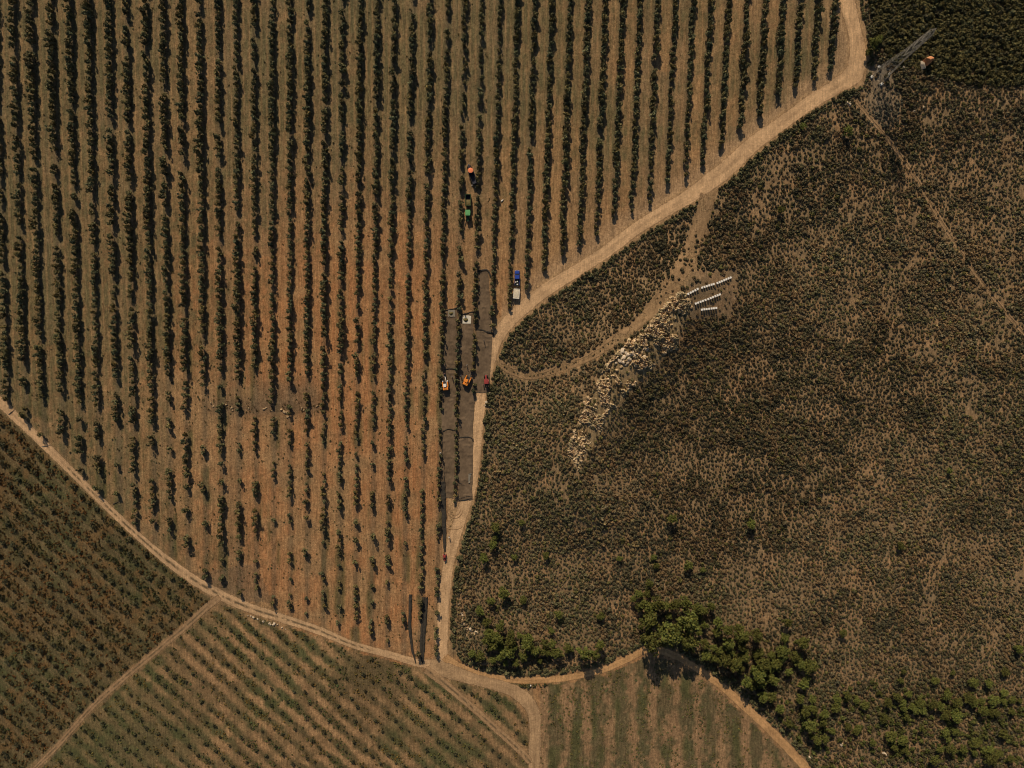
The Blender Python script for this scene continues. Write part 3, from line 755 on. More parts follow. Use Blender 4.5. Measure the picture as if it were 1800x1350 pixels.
for k in cand_c: band.setdefault(int(sy[k] // 16), []).append(k)
for bi, b in enumerate(sorted(band)):
    for q, k in enumerate(sorted(band[b], key=lambda k: sx[k])):
        bush(k, f'big dark bush beyond the pylon, {nth(q + 1)} from the left in the {nth(bi + 1)} line down', 'big bushes of the corner thicket')

# ---- weeds and grass in the young fields and under the rows
weed_protos = [weed_proto() for _ in range(6)]
def weeds(name, poly, spacing, dens, rad, tint, seed, mask=None, zs=1.0):
    P = np.array(poly); x, y = np.meshgrid(np.arange(P[:, 0].min(), P[:, 0].max(), spacing), np.arange(P[:, 1].min(), P[:, 1].max(), spacing), indexing='ij')
    x = (x + RNG.uniform(-spacing / 2, spacing / 2, x.shape)).ravel(); y = (y + RNG.uniform(-spacing / 2, spacing / 2, y.shape)).ravel()
    k = in_poly(x, y, poly) & (x > -60) & (x < 1860) & (y < 1410) & (y > -60); x = x[k]; y = y[k]
    d = dens(x, y); k = (RNG.random(len(x)) < d) & (road_gap(x, y) > 1); x = x[k]; y = y[k]
    X, Y, Z = W(x, y); n = len(x)
    tn = tint(x, y) * RNG.uniform(0.65, 1.35, (n, 1)) * (1 + 0.2 * RNG.uniform(-1, 1, (n, 1)) * np.array([[1, 0, -0.5]]))
    me = stamp(name, weed_protos, X, Y, Z, RNG.uniform(*rad, n), np.full(n, zs) * RNG.uniform(0.7, 1.2, n), tn, M['weed'])
    return tag(obj(name, me), kind='stuff')
def su_of(x, y): return ((-x * math.sin(DIAG) + y * math.cos(DIAG)) / 25.0) % 1.0
def tint_a(x, y):
    n = fbm(x / 40, y / 40, 111, 3); return mix(np.array([1.20, 0.86, 0.66]), np.array([0.70, 0.84, 0.70]), np.clip((n - 0.4) * 4, 0, 1))
weeds('dry_weeds', FIELD_A, 4.2, lambda x, y: (0.25 + 0.75 * sst(0.10, 0.24, np.abs(su_of(x, y) - 0.45))) * np.clip(0.45 + 1.9 * (fbm(x / 12, y / 12, 113, 3) - 0.42), 0.05, 0.95), (0.30, 0.66), tint_a, 1)
weeds('field_grass', FIELD_B, 4.0, lambda x, y: np.clip((np.abs(su_of(x, y) - 0.5) - 0.10) * 2.2, 0.02, 0.7) * sst(0.34, 0.56, fbm(x / 14, y / 14, 129, 2)) + 0.25 * np.exp(-(((x - 650) / 60) ** 2 + ((y - 1185) / 45) ** 2)), (0.24, 0.54),
      lambda x, y: mix(np.array([0.72, 0.92, 0.76]), np.array([1.15, 0.92, 0.75]), np.clip((fbm(x / 40, y / 40, 117, 3) - 0.42) * 5, 0, 1)), 2)
weeds('fallow_grass', FIELD_C, 4.4, lambda x, y: np.clip(1.9 * (fbm(x / 16, y / 40, 119, 3) - 0.40), 0.03, 0.6), (0.25, 0.6), lambda x, y: np.tile([[0.9, 1.0, 0.9]], (len(x), 1)), 3, zs=0.6)
GROVE = [(-60, -60), (1480, -60), (1500, 120), (1250, 305), (960, 495), (860, 590), (770, 1160), (380, 1030), (-60, 640)]
def grove_d(x, y):
    ri = row_index(x, y); fr = ri - np.floor(ri); edge_ = np.abs(fr - 0.5) * 2
    pas = sst(0.42, 0.62, fbm(x / 60, y / 60, 121, 3))
    net = (x > 776) & (x < 865) & (y > 470) & (y < 890)
    return np.where(net | (x > 880), 0.0, 0.02 + 0.22 * pas * sst(0.2, 0.7, edge_) * (0.4 + 0.6 * sst(900, 200, x)) + 0.05 * (y > 600))
weeds('grove_weeds', GROVE, 5.0, grove_d, (0.22, 0.48), lambda x, y: np.tile([[0.75, 0.85, 0.8]], (len(x), 1)), 4, zs=0.7)

weeds('bank_grass', [(836, 1187), (865, 1194), (900, 1200), (962, 1202), (964, 1208), (900, 1206), (862, 1199), (834, 1191)], 2.4, lambda x, y: 0.95 * sst(0.28, 0.45, fbm(x / 9, y / 9, 123, 2)), (0.35, 0.8), lambda x, y: np.tile([[0.75, 0.8, 0.75]], (len(x), 1)), 5, None, 1.3)

weeds('dry_brush', [(362, 700), (585, 700), (585, 738), (362, 732)], 3.4, lambda x, y: 0.3 * sst(0.44, 0.58, fbm(x / 10, y / 10, 127, 2)) * np.exp(-((y - 716) / 14) ** 2), (0.18, 0.42), lambda x, y: np.tile([[1.05, 0.85, 0.75]], (len(x), 1)), 6)

# ---- young trees in diagonal rows
sap_protos = [sapling_proto() for _ in range(6)]
sap = []
for nm, poly, sel in (('A', FIELD_A, 0), ('B', FIELD_B, 1)):
    for r in range(-60, 90):
        u = 25.0 * r
        vv = -400.0 + RNG.uniform(0, 8); q = 0
        while vv < 2200:
            uu = u + RNG.normal(0, 2.4)
            x = -uu * math.sin(DIAG) + vv * math.cos(DIAG); y = uu * math.cos(DIAG) + vv * math.sin(DIAG)
            vv += 19 * RNG.uniform(0.85, 1.2)
            if not (-50 < x < 960 and 600 < y < 1410): continue
            if not bool(in_poly(np.array([x]), np.array([y]), poly)[0]) or road_gap(np.array([x]), np.array([y]))[0] < 4: continue
            if RNG.random() < 0.10: continue
            q += 1; sap.append([sel, r, q, x + RNG.normal(0, 1.2), y + RNG.normal(0, 1.2), RNG.uniform(0.6, 1.25) if sel == 0 else RNG.uniform(0.42, 0.9)])
SA = np.array([[s[3], s[4], s[5]] for s in sap]); ax_, ay_, az_ = W(SA[:, 0], SA[:, 1])
vis = (SA[:, 0] > 8) & (SA[:, 1] < 1342)
ch = set(np.argsort(-(SA[:, 2] - 9 * ~vis))[:300].tolist())
rest = np.array([k for k in range(len(sap)) if k not in ch])
me = stamp('sapling_rows', sap_protos, ax_[rest], ay_[rest], az_[rest], SA[rest, 2], np.ones(len(rest)), RNG.uniform(0.7, 1.4, (len(rest), 1)) * np.ones((1, 3)), M['sapling'])
tag(obj('sapling_rows', me), kind='stuff')
sap_meshes = [mesh_np('sapling', V, F, M['sapling'], {'tint': T}) for V, F, T in sap_protos]
rA = sorted({sap[k][1] for k in ch if sap[k][0] == 0}); rB = sorted({sap[k][1] for k in ch if sap[k][0] == 1})
for k in sorted(ch):
    sel, r, q, x, y, s = sap[k]
    rr = (rA if sel == 0 else rB).index(r) + 1
    lab = (f'young tree in the weedy field, {nth(q)} along the {nth(rr)} diagonal row from the track' if sel == 0 else
           f'young tree in the striped field, {nth(q)} along the {nth(rr)} diagonal row from the track')
    o = obj('sapling', sap_meshes[k % 6], None, (ax_[k], ay_[k], az_[k])); o.scale = (s, s, s * 0.9); o.rotation_euler = (0, 0, RNG.uniform(0, 6.28))
    tag(o, lab, 'young tree', 'young trees in diagonal rows')

# ---- pines
PINES = {
 'roadside': [(830, 1150, 7), (843, 1154, 8), (863, 1138, 8), (866, 1161, 7), (879, 1156, 6), (892, 1147, 9), (889, 1166, 5), (907, 1165, 7), (920, 1155, 7), (859, 1117, 8), (875, 1122, 8), (855, 1096, 8), (844, 1076, 9), (897, 1127, 9), (914, 1118, 6), (927, 1134, 10), (941, 1144, 8), (954, 1145, 7), (964, 1147, 7), (979, 1151, 9), (949, 1161, 5), (970, 1131, 6), (957, 1131, 6), (1027, 1147, 13), (1045, 1150, 8), (1003, 1143, 6), (1055, 1134, 7)],
 'bend': [(1145, 1125, 18), (1179, 1117, 19), (1212, 1128, 15), (1210, 1091, 19), (1140, 1090, 13), (1176, 1084, 6), (1239, 1132, 9), (1253, 1138, 8), (1265, 1145, 9), (1241, 1152, 9), (1256, 1158, 8), (1278, 1131, 9), (1274, 1161, 10), (1292, 1170, 10), (1287, 1149, 8), (1262, 1093, 8), (1239, 1099, 6), (1230, 1112, 6), (1138, 1045, 8), (1157, 1061, 10), (1170, 1065, 8), (1113, 1053, 6), (1124, 1068, 8), (1126, 1102, 6), (1142, 1027, 7), (1300, 1104, 8), (1307, 1122, 7), (1330, 1117, 12), (1310, 1157, 11), (1300, 1176, 8), (1332, 1184, 13), (1312, 1197, 9), (1345, 1165, 8), (1342, 1227, 9), (1322, 1208, 8), (1250, 1065, 6)],
 'slope': [(1382, 1124, 10), (1412, 1130, 11), (1377, 1147, 11), (1427, 1172, 11), (1387, 1182, 8), (1362, 1197, 9), (1357, 1227, 10), (1372, 1247, 9), (1417, 1252, 10), (1452, 1257, 8), (1425, 1277, 12), (1385, 1272, 7), (1447, 1270, 7), (1437, 1302, 8), (1407, 1229, 9), (1385, 1094, 8), (1365, 1168, 9), (1400, 1156, 9)],
 'grove': [(1475, 1232, 8), (1492, 1227, 9), (1510, 1234, 8), (1525, 1244, 8), (1582, 1229, 9), (1600, 1222, 8), (1590, 1247, 6), (1622, 1239, 10), (1627, 1253, 8), (1657, 1244, 9), (1672, 1227, 9), (1685, 1262, 10), (1665, 1262, 9), (1712, 1232, 9), (1717, 1204, 9), (1742, 1204, 9), (1755, 1237, 11), (1732, 1252, 10), (1750, 1256, 8), (1770, 1222, 9), (1785, 1234, 9), (1795, 1142, 9), (1772, 1184, 9), (1495, 1282, 9), (1512, 1284, 8), (1560, 1267, 9), (1570, 1299, 9), (1590, 1304, 8), (1537, 1309, 7), (1575, 1317, 8), (1592, 1322, 7), (1647, 1340, 10), (1675, 1320, 9), (1697, 1320, 9), (1725, 1307, 9), (1740, 1327, 8), (1750, 1340, 12), (1770, 1294, 9), (1665, 1290, 7), (1682, 1288, 7), (1590, 1182, 5), (1587, 1200, 6), (1647, 1200, 8), (1677, 1184, 6), (1485, 1115, 7), (1547, 1219, 5), (1622, 1282, 7)],
 'lone': [(1183, 912, 9), (1321, 922, 7), (1672, 828, 6), (1586, 960, 8), (1375, 367, 7), (1494, 228, 8), (1414, 220, 6), (871, 928, 9), (870, 946, 6), (866, 958, 7), (850, 983, 9), (960, 978, 8), (1150, 981, 6), (1155, 996, 5), (1090, 983, 6), (1210, 995, 7), (1237, 1003, 6), (904, 980, 5), (917, 920, 5), (982, 1082, 7), (1057, 1085, 7), (970, 1111, 6), (886, 1044, 9), (920, 1057, 8), (863, 1058, 7), (1538, 74, 9), (1530, 88, 7), (1548, 66, 6)],
}
prng = random.Random(5)
for key_, pts_, n_, lo, hi in (('bend', [(1128, 1060), (1200, 1075), (1270, 1110), (1340, 1175), (1345, 1215)], 26, 6, 10), ('slope', [(1345, 1150), (1400, 1180), (1430, 1260), (1440, 1310)], 16, 6, 9), ('roadside', [(845, 1120), (880, 1140), (930, 1148), (985, 1150)], 14, 6, 9), ('grove', [(1480, 1250), (1560, 1240), (1640, 1230), (1720, 1225), (1790, 1240)], 18, 6, 9), ('grove', [(1500, 1300), (1600, 1310), (1720, 1320), (1790, 1330)], 12, 6, 9)):
    for q_ in range(n_):
        f_ = prng.random() * (len(pts_) - 1); k0 = min(int(f_), len(pts_) - 2); f_ -= k0
        PINES[key_].append((pts_[k0][0] + (pts_[k0 + 1][0] - pts_[k0][0]) * f_ + prng.gauss(0, 14), pts_[k0][1] + (pts_[k0 + 1][1] - pts_[k0][1]) * f_ + prng.gauss(0, 11) - (6 if key_ in ('bend', 'roadside') else 0), prng.uniform(lo, hi)))
PINES = {k_: [p_ for p_ in v_ if not (road_gap(np.array([p_[0]]), np.array([p_[1]]), [2])[0] < 4 and k_ != 'bend')] for k_, v_ in PINES.items()}
WHERE = {'roadside': 'pine in the clump above the lower lane', 'bend': 'pine in the belt beside the shaded lane bend', 'slope': 'pine on the slope right of the shaded lane', 'grove': 'pine in the grove by the bottom corner', 'lone': 'lone pine standing in open scrub'}
pine_protos = [pine_proto() for _ in range(7)]
pine_meshes = [mesh_np('pine_crown', V, F, M['pine'], {'tint': T}) for V, F, T in pine_protos]
pine_trunks = [trunk_mesh('pine_trunk', 1.5, 0.075, 0.05, 0.35, 4)]
pi_ = 0
for key, lst in PINES.items():
    for q, (px, py, r) in enumerate(sorted(lst)):
        R = r * M_PX * {'bend': 1.2, 'roadside': 1.25, 'slope': 1.12, 'grove': 1.08, 'lone': 1.15}[key] * RNG.uniform(0.85, 1.18)
        tall = R * 2.35                                  # crown top; what shows is the crown, so step the foot back towards the middle
        k_ = 1 - (R * (2.2 if key == 'bend' else 1.85)) / H
        fx = 900 + (px - 900) * k_; fy = 675 + (py - 675) * k_
        g = W1(fx, fy)
        size = 'large' if r >= 12 else 'small' if r <= 6 else 'round-crowned'
        o = thing('pine_tree', f'{size} green {WHERE[key]}, {nth(q + 1)} from the left', 'pine tree', g, RNG.uniform(0, 6.28), 'pines of ' + {'roadside': 'the lane clump', 'bend': 'the lane bend', 'slope': 'the slope', 'grove': 'the corner grove', 'lone': 'the open scrub'}[key])
        o.scale = (R, R * RNG.uniform(0.72, 1.15), R * RNG.uniform(0.85, 1.3) * {'grove': 0.7, 'slope': 0.9, 'lone': 0.75, 'bend': 1.22}.get(key, 1.0))
        obj('crown', pine_meshes[pi_ % 7], o); obj('trunk', pine_trunks[0], o); pi_ += 1

# ------------------------------------------------------------------ rock
def outcrop():
    xs = np.arange(985, 1232, 1.0); ys = np.arange(500, 895, 1.0)
    PX, PY = np.meshgrid(xs, ys, indexing='ij'); sh = PX.shape
    px = PX.ravel(); py = PY.ravel()
    d = line_d(px, py, OUTCROP + [OUTCROP[0]]); ins = in_poly(px, py, OUTCROP)
    sd = np.where(ins, d, -d)
    ta = math.radians(-42)                              # beds run along the ridge
    a = px * math.cos(ta) - py * math.sin(ta); b = px * math.sin(ta) + py * math.cos(ta)
    wx = a + 3 * (fbm(a / 7, b / 7, 131, 2) - 0.5); wy = b + 3 * (fbm(a / 7, b / 7, 133, 2) - 0.5)
    d1, d2, h, ox, oy = worley(wx / 7.2, wy / 4.2, 135)
    e1, e2, h2, ox2, oy2 = worley(wx / 3.3, wy / 2.2, 139)
    mass = sst(-4, 7, sd + 9 * (fbm(px / 16, py / 16, 137, 3) - 0.5))
    patch = fbm(px / 20, py / 20, 141, 3)
    west = sst(16, 3, line_d(px, py, OUT_L))            # the sunlit western face is the barest
    keepm = mass * np.clip(sst(0.64, 0.50, patch) + west * 0.5 * sst(0.3, 0.6, fbm(px / 9, py / 9, 145, 2)) + 0.5 * sst(560, 530, py) - 0.35 * sst(690, 800, py), 0, 1)
    z = keepm * 0.72 * (0.95 + 1.3 * h + 0.9 * h2 + (h - 0.4) * 2.2 * ox - 0.9 * oy + (h2 - 0.5) * 2.4 * ox2 - 0.8 * oy2 - 0.9 * (e2 - e1 < 0.09) - 0.5 * (d2 - d1 < 0.08)) - 0.6
    z = np.where(keepm < 0.05, -0.7, z)
    x, y, zz = W(px, py); pal = np.array([[0.60, 0.425, 0.24], [0.68, 0.505, 0.31], [0.50, 0.33, 0.185], [0.52, 0.40, 0.21], [0.33, 0.245, 0.145]])
    c = pal[np.minimum((hash2(np.floor(h * 997), np.floor(h2 * 50), 3) * 5).astype(int), 4)]
    c = mix(c, np.array([0.22, 0.20, 0.12]), sst(0.55, 0.7, fbm(px / 13, py / 13, 149, 3)) * 0.6)
    me = mesh_np('rock_outcrop', np.stack([x, y, zz + z], 1), grid_faces(*sh), M['outcrop'], {'soil': c})
    tag(obj('rock_outcrop', me), 'jagged tan rock outcrop running down the scrub slope below the white beehives', 'rock outcrop')
outcrop()

def boulder_mesh(name, mat, seed):
    bm = bmesh.new(); bmesh.ops.create_icosphere(bm, subdivisions=3, radius=1.0)
    rr = random.Random(seed); planes = [(Vector((rr.gauss(0, 1), rr.gauss(0, 1), rr.gauss(0.2, 0.8))).normalized(), rr.uniform(0.55, 0.85)) for _ in range(9)]
    for v in bm.verts:
        for nrm, dd in planes:
            q = v.co.dot(nrm)
            if q > dd: v.co -= nrm * (q - dd)
        v.co *= 1 + 0.05 * math.sin(7 * v.co.x + seed) * math.cos(6 * v.co.y)
    me = bpy.data.meshes.new(name); bm.to_mesh(me); bm.free(); me.materials.append(mat); return me
b_tan = [boulder_mesh('boulder', M['rock'], s) for s in range(5)]
b_pale = [boulder_mesh('boulder', M['paler'], s + 20) for s in range(5)]
def stone(px, py, r, lab, group, pale=True, name='boulder', cat='boulder', flat=0.7):
    g = W1(px, py); ms = b_pale if pale else b_tan
    o = obj(name, ms[int(RNG.integers(0, 5))], None, g + Vector((0, 0, r * 0.25))); o.scale = (r * RNG.uniform(0.85, 1.3), r * RNG.uniform(0.8, 1.1), r * flat * RNG.uniform(0.8, 1.2)); o.rotation_euler = (RNG.uniform(-0.3, 0.3), RNG.uniform(-0.3, 0.3), RNG.uniform(0, 6.28))
    tag(o, lab, cat, group)
# the tumbled pile on the ridge
pile = []
for _ in range(52):
    t = RNG.random(); cx = 1138 - 52 * t; cy = 602 + 40 * t; off = RNG.normal(0, 6)
    pile.append((cx + off * 0.65, cy + off * 0.75, RNG.uniform(0.35, 0.95)))
for q, (x, y, r) in enumerate(sorted(pile, key=lambda s: -s[0])):
    stone(x, y, r, f'pale boulder in the tumbled pile on the ridge, {nth(q + 1)} from its upper end', 'boulders tumbled on the ridge', RNG.random() < 0.7)
ridge_s = [(1115, 612, .8), (1150, 560, .6), (1168, 548, .7), (1070, 640, .6), (1052, 672, .6), (1127, 592, .55), (1082, 623, .5), (1177, 565, .5), (1215, 540, .6), (1196, 520, .8), (1208, 527, .9), (1180, 538, .7), (1034, 700, .9), (1027, 708, .7), (1048, 712, .5), (1062, 690, .5), (1020, 745, .5), (1012, 770, .45), (1105, 655, .45), (1150, 640, .5), (1178, 615, .6), (1190, 590, .5), (1092, 645, .6), (1100, 634, .7)]
for q, (x, y, r) in enumerate(sorted(ridge_s, key=lambda s: s[1])):
    stone(x, y, r, f'tan rock lying on the outcrop away from the pile, {nth(q + 1)} going down', 'single rocks on the outcrop', False)
# line of stones by the lower left corner of the scrub
ln = [(807, 1062, .45), (809, 1070, .4), (811.5, 1077, .42), (805, 1079, .35), (813, 1081, .38), (813.5, 1089, .6), (813, 1093, .75), (818, 1097, .8), (812, 1098, .55), (821, 1102, .6), (826, 1104, .75), (822, 1106, .5), (828, 1108, .5), (831, 1108, .5), (837, 1111, .55), (834, 1114, .5), (830, 1113, .35)]
for q, (x, y, r) in enumerate(ln):
    stone(x, y, r, f'cream stone beside the dirt road in a crooked line, {nth(q + 1)} from its top', 'cream stones in a crooked line', q % 2 == 0, 'stone', 'stone')
wl_ = [(441, 1083, .3), (446, 1085.5, .55), (453, 1088, .4), (463, 1092.5, .5), (474, 1096, .5), (475.5, 1097.5, .45), (480, 1098, .35), (482.5, 1096, .7), (488, 1097.5, .35), (496, 1103, .35), (502, 1106, .3), (436, 1082, .25)]
for q, (x, y, r) in enumerate(sorted(wl_)):
    stone(x, y, r, f'white stone in the weeds below the farm track, {nth(q + 1)} from the left', 'white stones below the farm track', True, 'stone', 'stone')
dl = [(371, 708, .4), (375, 714, .35), (381, 714, .3), (392, 712, .5), (398, 711, .4), (408, 717, .55), (409, 721, .4), (437, 718, .4), (464, 719, .5), (468, 717, .4), (478, 722, .35), (495, 720, .5), (500, 724, .6), (504, 725, .5), (505, 733, .4), (508, 732, .35), (531, 718, .55), (534, 721, .35), (557, 714, .4)]
for q, (x, y, r) in enumerate(dl):
    stone(x, y, r, f'pale stone in the rubble band crossing the olive rows, {nth(q + 1)} from the left', 'stones of the rubble band', False, 'stone', 'stone')
ft = [(861, 691, .4), (858, 697, .35), (855, 707, .7), (853, 712, .5), (1494, 183, .9), (1488, 180, .6), (1587, 118, .8), (1590, 124, .7), (1598, 108, .7), (1606, 110, .6), (1479, 1309, .7), (1554, 1324, .9), (1424, 1331, .6), (1525, 1208, .5), (1606, 196, .6), (1625, 190, .7), (877, 354, .01)]
for q, (x, y, r) in enumerate(ft[:-1]):
    w = 'at the road edge by the red tractor' if x < 870 else 'where the scrub trail leaves the road' if x < 1500 and y < 300 else 'beside the pylon foot' if y < 300 else 'among the corner pines'
    same = [s for s in ft[:-1] if (('a' if s[0] < 870 else 'b' if s[0] < 1500 and s[1] < 300 else 'c' if s[1] < 300 else 'd') == ('a' if x < 870 else 'b' if x < 1500 and y < 300 else 'c' if y < 300 else 'd'))]
    stone(x, y, r, f'pale rock {w}, {nth(sorted(same).index((x, y, r)) + 1)} from the left', 'loose pale rocks', True, 'rock', 'rock')
# big orange rock with a pale flank beyond the pylon
g = W1(1625, 112); o = thing('standing_rock', 'big orange topped rock with a pale flank among dark bushes beyond the pylon', 'rock', g, 0.5)
ob = obj('rock_body', boulder_mesh('rock_body', M['orangerock'], 77), o); ob.scale = (1.9, 1.5, 2.3); ob.location = (0.4, 0, 1.6)
ob = obj('rock_flank', boulder_mesh('rock_flank', M['paler'], 78), o); ob.scale = (0.40, 1.7, 1.2); ob.location = (-1.5, -0.4, 0.9); ob.rotation_euler = (0, 0.35, -0.1)

# ------------------------------------------------------------------ power pylon
def pylon():
    base = W1(1546.5, 133); Hh = 30.0
    o = thing('power_pylon', 'grey steel lattice power pylon on four concrete footings beside the road bend', 'pylon', base, math.radians(-35))
    half = lambda z: 2.1 - 1.05 * min(z / 15.0, 1) - 0.35 * max(0, (z - 15) / 15.0)
    corner = lambda k, z: Vector(((1, -1, -1, 1)[k] * half(z), (1, 1, -1, -1)[k] * half(z), z))
    L = MB()
    levels = [0, 3.2, 6.0, 8.6, 11, 13.2, 15.2, 17.1, 19, 20.6, 22.2, 23.8, 25.4, 27.0, 28.5]
    for k in range(4):
        for a, b in zip(levels[:-1], levels[1:]): L.cyl(corner(k, a), corner(k, b), 0.085, 0.085, 5)
        L.cyl(corner(k, 28.5), (0, 0, Hh), 0.09, 0.06, 5)
    L.build('tower_leg', M['steel'], o)
    B = MB()
    for a, b in zip(levels[:-1], levels[1:]):
        for k in range(4):
            q = (k + 1) % 4
            B.cyl(corner(k, a), corner(q, b), 0.04, 0.04, 4); B.cyl(corner(q, a), corner(k, b), 0.04, 0.04, 4); B.cyl(corner(k, b), corner(q, b), 0.035, 0.035, 4)
    B.build('lattice_bracing', M['steel'], o)
    for z, ln_ in ((19.5, 4.6), (23.2, 3.8), (26.8, 3.0)):
        A = MB(); t = math.radians(40 + 35)
        for s in (-1, 1):
            tip = Vector((s * ln_ * math.cos(t), s * ln_ * math.sin(t), z + 0.5))
            for k in range(4):
                A.cyl(corner(k, z + (1.3 if k % 2 else 0)), tip, 0.07, 0.05, 4)
            for f in (0.35, 0.65):
                for k in range(4):
                    A.cyl(corner(k, z).lerp(tip, f), corner((k + 1) % 4, z).lerp(tip, f), 0.04, 0.04, 4)
        ar = A.build('cross_arm', M['steel'], o)
        for s in (-1, 1):
            I = MB(); tip = Vector((s * ln_ * math.cos(t), s * ln_ * math.sin(t), z + 0.45))
            for q in range(7): I.cyl(tip - Vector((0, 0, 0.2 * q)), tip - Vector((0, 0, 0.2 * q + 0.1)), 0.14, 0.10, 8)
            I.build('insulator', M['dark'], ar)
    for k in range(4):
        c = corner(k, 0); MB().cyl((c.x, c.y, -0.6), (c.x, c.y, 0.55), 0.55, 0.45, 14).build('footing', M['concrete'], o)
pylon()

# ------------------------------------------------------------------ beehives
HIVES = [((1209, 517), (1225.3, 508.5), 5, 'short upper row nearest the rock outcrop'), ((1233.3, 506), (1253.7, 499.7), 6, 'middle of the upper row'), ((1260, 498), (1283.3, 488.3), 7, 'upper row farthest from the outcrop'),
         ((1222, 534), (1239, 527.7), 5, 'second row nearest the outcrop'), ((1244, 526), (1264.3, 518), 6, 'second row farthest from the outcrop'), ((1232.7, 544.7), (1258, 541.7), 7, 'lowest almost level row')]
hv_body = MB().box((0, 0, 0.16), (0.40, 0.5, 0.1)).box((0, 0, 0.42), (0.48, 0.56, 0.44), bevel=0.01).box((0, 0, 0.74), (0.46, 0.54, 0.2), bevel=0.01).box((0, -0.34, 0.21), (0.38, 0.14, 0.03)).mesh('hive_box', M['whitebox'])
hv_lid = MB().box((0, 0, 0.90), (0.58, 0.66, 0.13), bevel=0.015).mesh('hive_lid', M['white'])
hv_legs = MB().box((0.16, 0, 0.05), (0.07, 0.5, 0.14)).box((-0.16, 0, 0.05), (0.07, 0.5, 0.14)).mesh('hive_stand', M['bark'])
for a, b, n_, wh in HIVES:
    A = W1(*a); Bp = W1(*b); ang = math.atan2(Bp.y - A.y, Bp.x - A.x)
    for k in range(n_):
        p = W1(a[0] + (b[0] - a[0]) * k / (n_ - 1), a[1] + (b[1] - a[1]) * k / (n_ - 1))
        o = thing('beehive', f'white beehive, {nth(k + 1)} from the left in the {wh}', 'beehive', p, ang + RNG.normal(0, 0.06), 'white beehives set out in short rows')
        o.scale = (1.12, 1.0, 0.78 + RNG.uniform(-0.06, 0.2))
        obj('hive_box', hv_body, o); obj('lid', hv_lid, o); obj('stand', hv_legs, o)

# ------------------------------------------------------------------ nets, tarpaulins, heaps
def cloth(name, label, cat, quad, mat, nx=70, ny=24, amp=0.20, lift=0.06, wav=1.0, parent=None, pile_edges=False):
    """quad: four photo points (top left, top right, bottom right, bottom left); a thin sheet laid on the ground"""
    a, b, c, d = [np.array(q, float) for q in quad]
    u = np.linspace(0, 1, nx)[:, None, None]; v = np.linspace(0, 1, ny)[None, :, None]
    P = (a * (1 - v) + b * v) * (1 - u) + (d * (1 - v) + c * v) * u
    sd = int(abs(a[0] * 7 + a[1])) % 97
    ed = 1 - np.minimum(np.minimum(v, 1 - v) * 4, 1) * np.ones_like(u)
    P = P + wav * 2.6 * (np.stack([fbm(P[..., 0] / 6, P[..., 1] / 14, 151 + sd, 3), fbm(P[..., 0] / 6, P[..., 1] / 14, 157 + sd, 3)], -1) - 0.5) * np.clip(ed + (u < 0.03) + (u > 0.97), 0.2, 1)
    x, y, z = W(P[..., 0].ravel(), P[..., 1].ravel(), lift)
    px = P[..., 0].ravel(); py = P[..., 1].ravel()
    wr = amp * (np.abs(fbm(px / 2.2, py / 9, 163 + sd, 3) - 0.5) * 2 + 0.7 * sst(0.66, 0.75, fbm(px / 12, py / 4, 167 + sd, 2)))
    V = np.stack([x, y, z + wr], 1)
    F = grid_faces(nx, ny); nV = len(V)
    V2 = V - np.array([0, 0, 0.015]); me = mesh_np(name, np.concatenate([V, V2]), np.concatenate([F, F[:, ::-1] + nV]), mat)
    o = obj(name, me, parent)
    if label: tag(o, label, cat)
    return o

def bunch(name, pts, widths, mat, parent=None, hgt=0.5, label=None, cat=None, rough=0.25, wav=0.6):
    """a bunched length of net: flattened ragged tube along photo points"""
    S = smooth_line([(a, b, w) for (a, b), w in zip(pts, widths)], 1.2); n = len(S); m = 11
    T = np.gradient(S[:, :2], axis=0); T /= np.linalg.norm(T, axis=1)[:, None] + 1e-9; Nn = np.stack([-T[:, 1], T[:, 0]], 1)
    an = np.linspace(0, math.pi, m); sd = int(S[0, 0] * 3 + S[0, 1]) % 89
    s = np.arange(n)[:, None] * 1.2
    rr = 1 + rough * 2 * (fbm(s / 7 + an * 0, an[None, :] * 2.2 + s * 0, 171 + sd, 3) - 0.5)
    off = -np.cos(an)[None, :] * S[:, 2, None] * rr + wav * 1.5 * (vn(s / 9, s * 0 + sd, 173) - 0.5)
    px = S[:, 0, None] + Nn[:, 0, None] * off; py = S[:, 1, None] + Nn[:, 1, None] * off
    x, y, z = W(px.ravel(), py.ravel(), 0.04)
    up = (np.sin(an)[None, :] ** 0.7 * hgt * rr * (0.6 + 0.8 * fbm(s / 3 + an * 0, an[None, :] * 3 + s * 0, 177 + sd, 2)) * np.clip(S[:, 2, None] / S[:, 2].max(), 0.25, 1)).ravel()
    me = mesh_np(name, np.stack([x, y, z + up], 1), grid_faces(n, m), mat)
    o = obj(name, me, parent)
    if label: tag(o, label, cat)
    return o

def net(label, quad, folds=(), **kw):
    o = cloth('harvest_net', label, 'harvest net', quad, M['net'], **kw)
    for pts, w in folds: bunch('folded_edge', pts, [w] * len(pts), M['netdark'], o, 0.35, wav=0.8)
    return o
net('brown harvest net laid along the alley under the grey tarpaulin with olives', [(782, 546), (804, 542), (803, 655), (778, 656)], [([(779, 546), (790, 544), (804, 541)], 0.8)], lift=0.07)
net('brown harvest net between the olive rows running down from the white tarpaulin', [(809, 552), (832, 549), (831, 656), (806, 658)], [([(809, 553), (820, 551), (834, 548)], 0.9)], lift=0.10)
net('long brown harvest net beside the dirt road with one cut corner at its top', [(842, 478), (858, 476), (864, 585), (838, 588)], [([(840, 476), (856, 475), (863, 486)], 1.6)], lift=0.13)
net('brown harvest net at the road edge under the red machine', [(838, 580), (865, 590), (860, 690), (834, 690)], [([(838, 578), (850, 581), (866, 586), (866, 591)], 1.5)], lift=0.16)
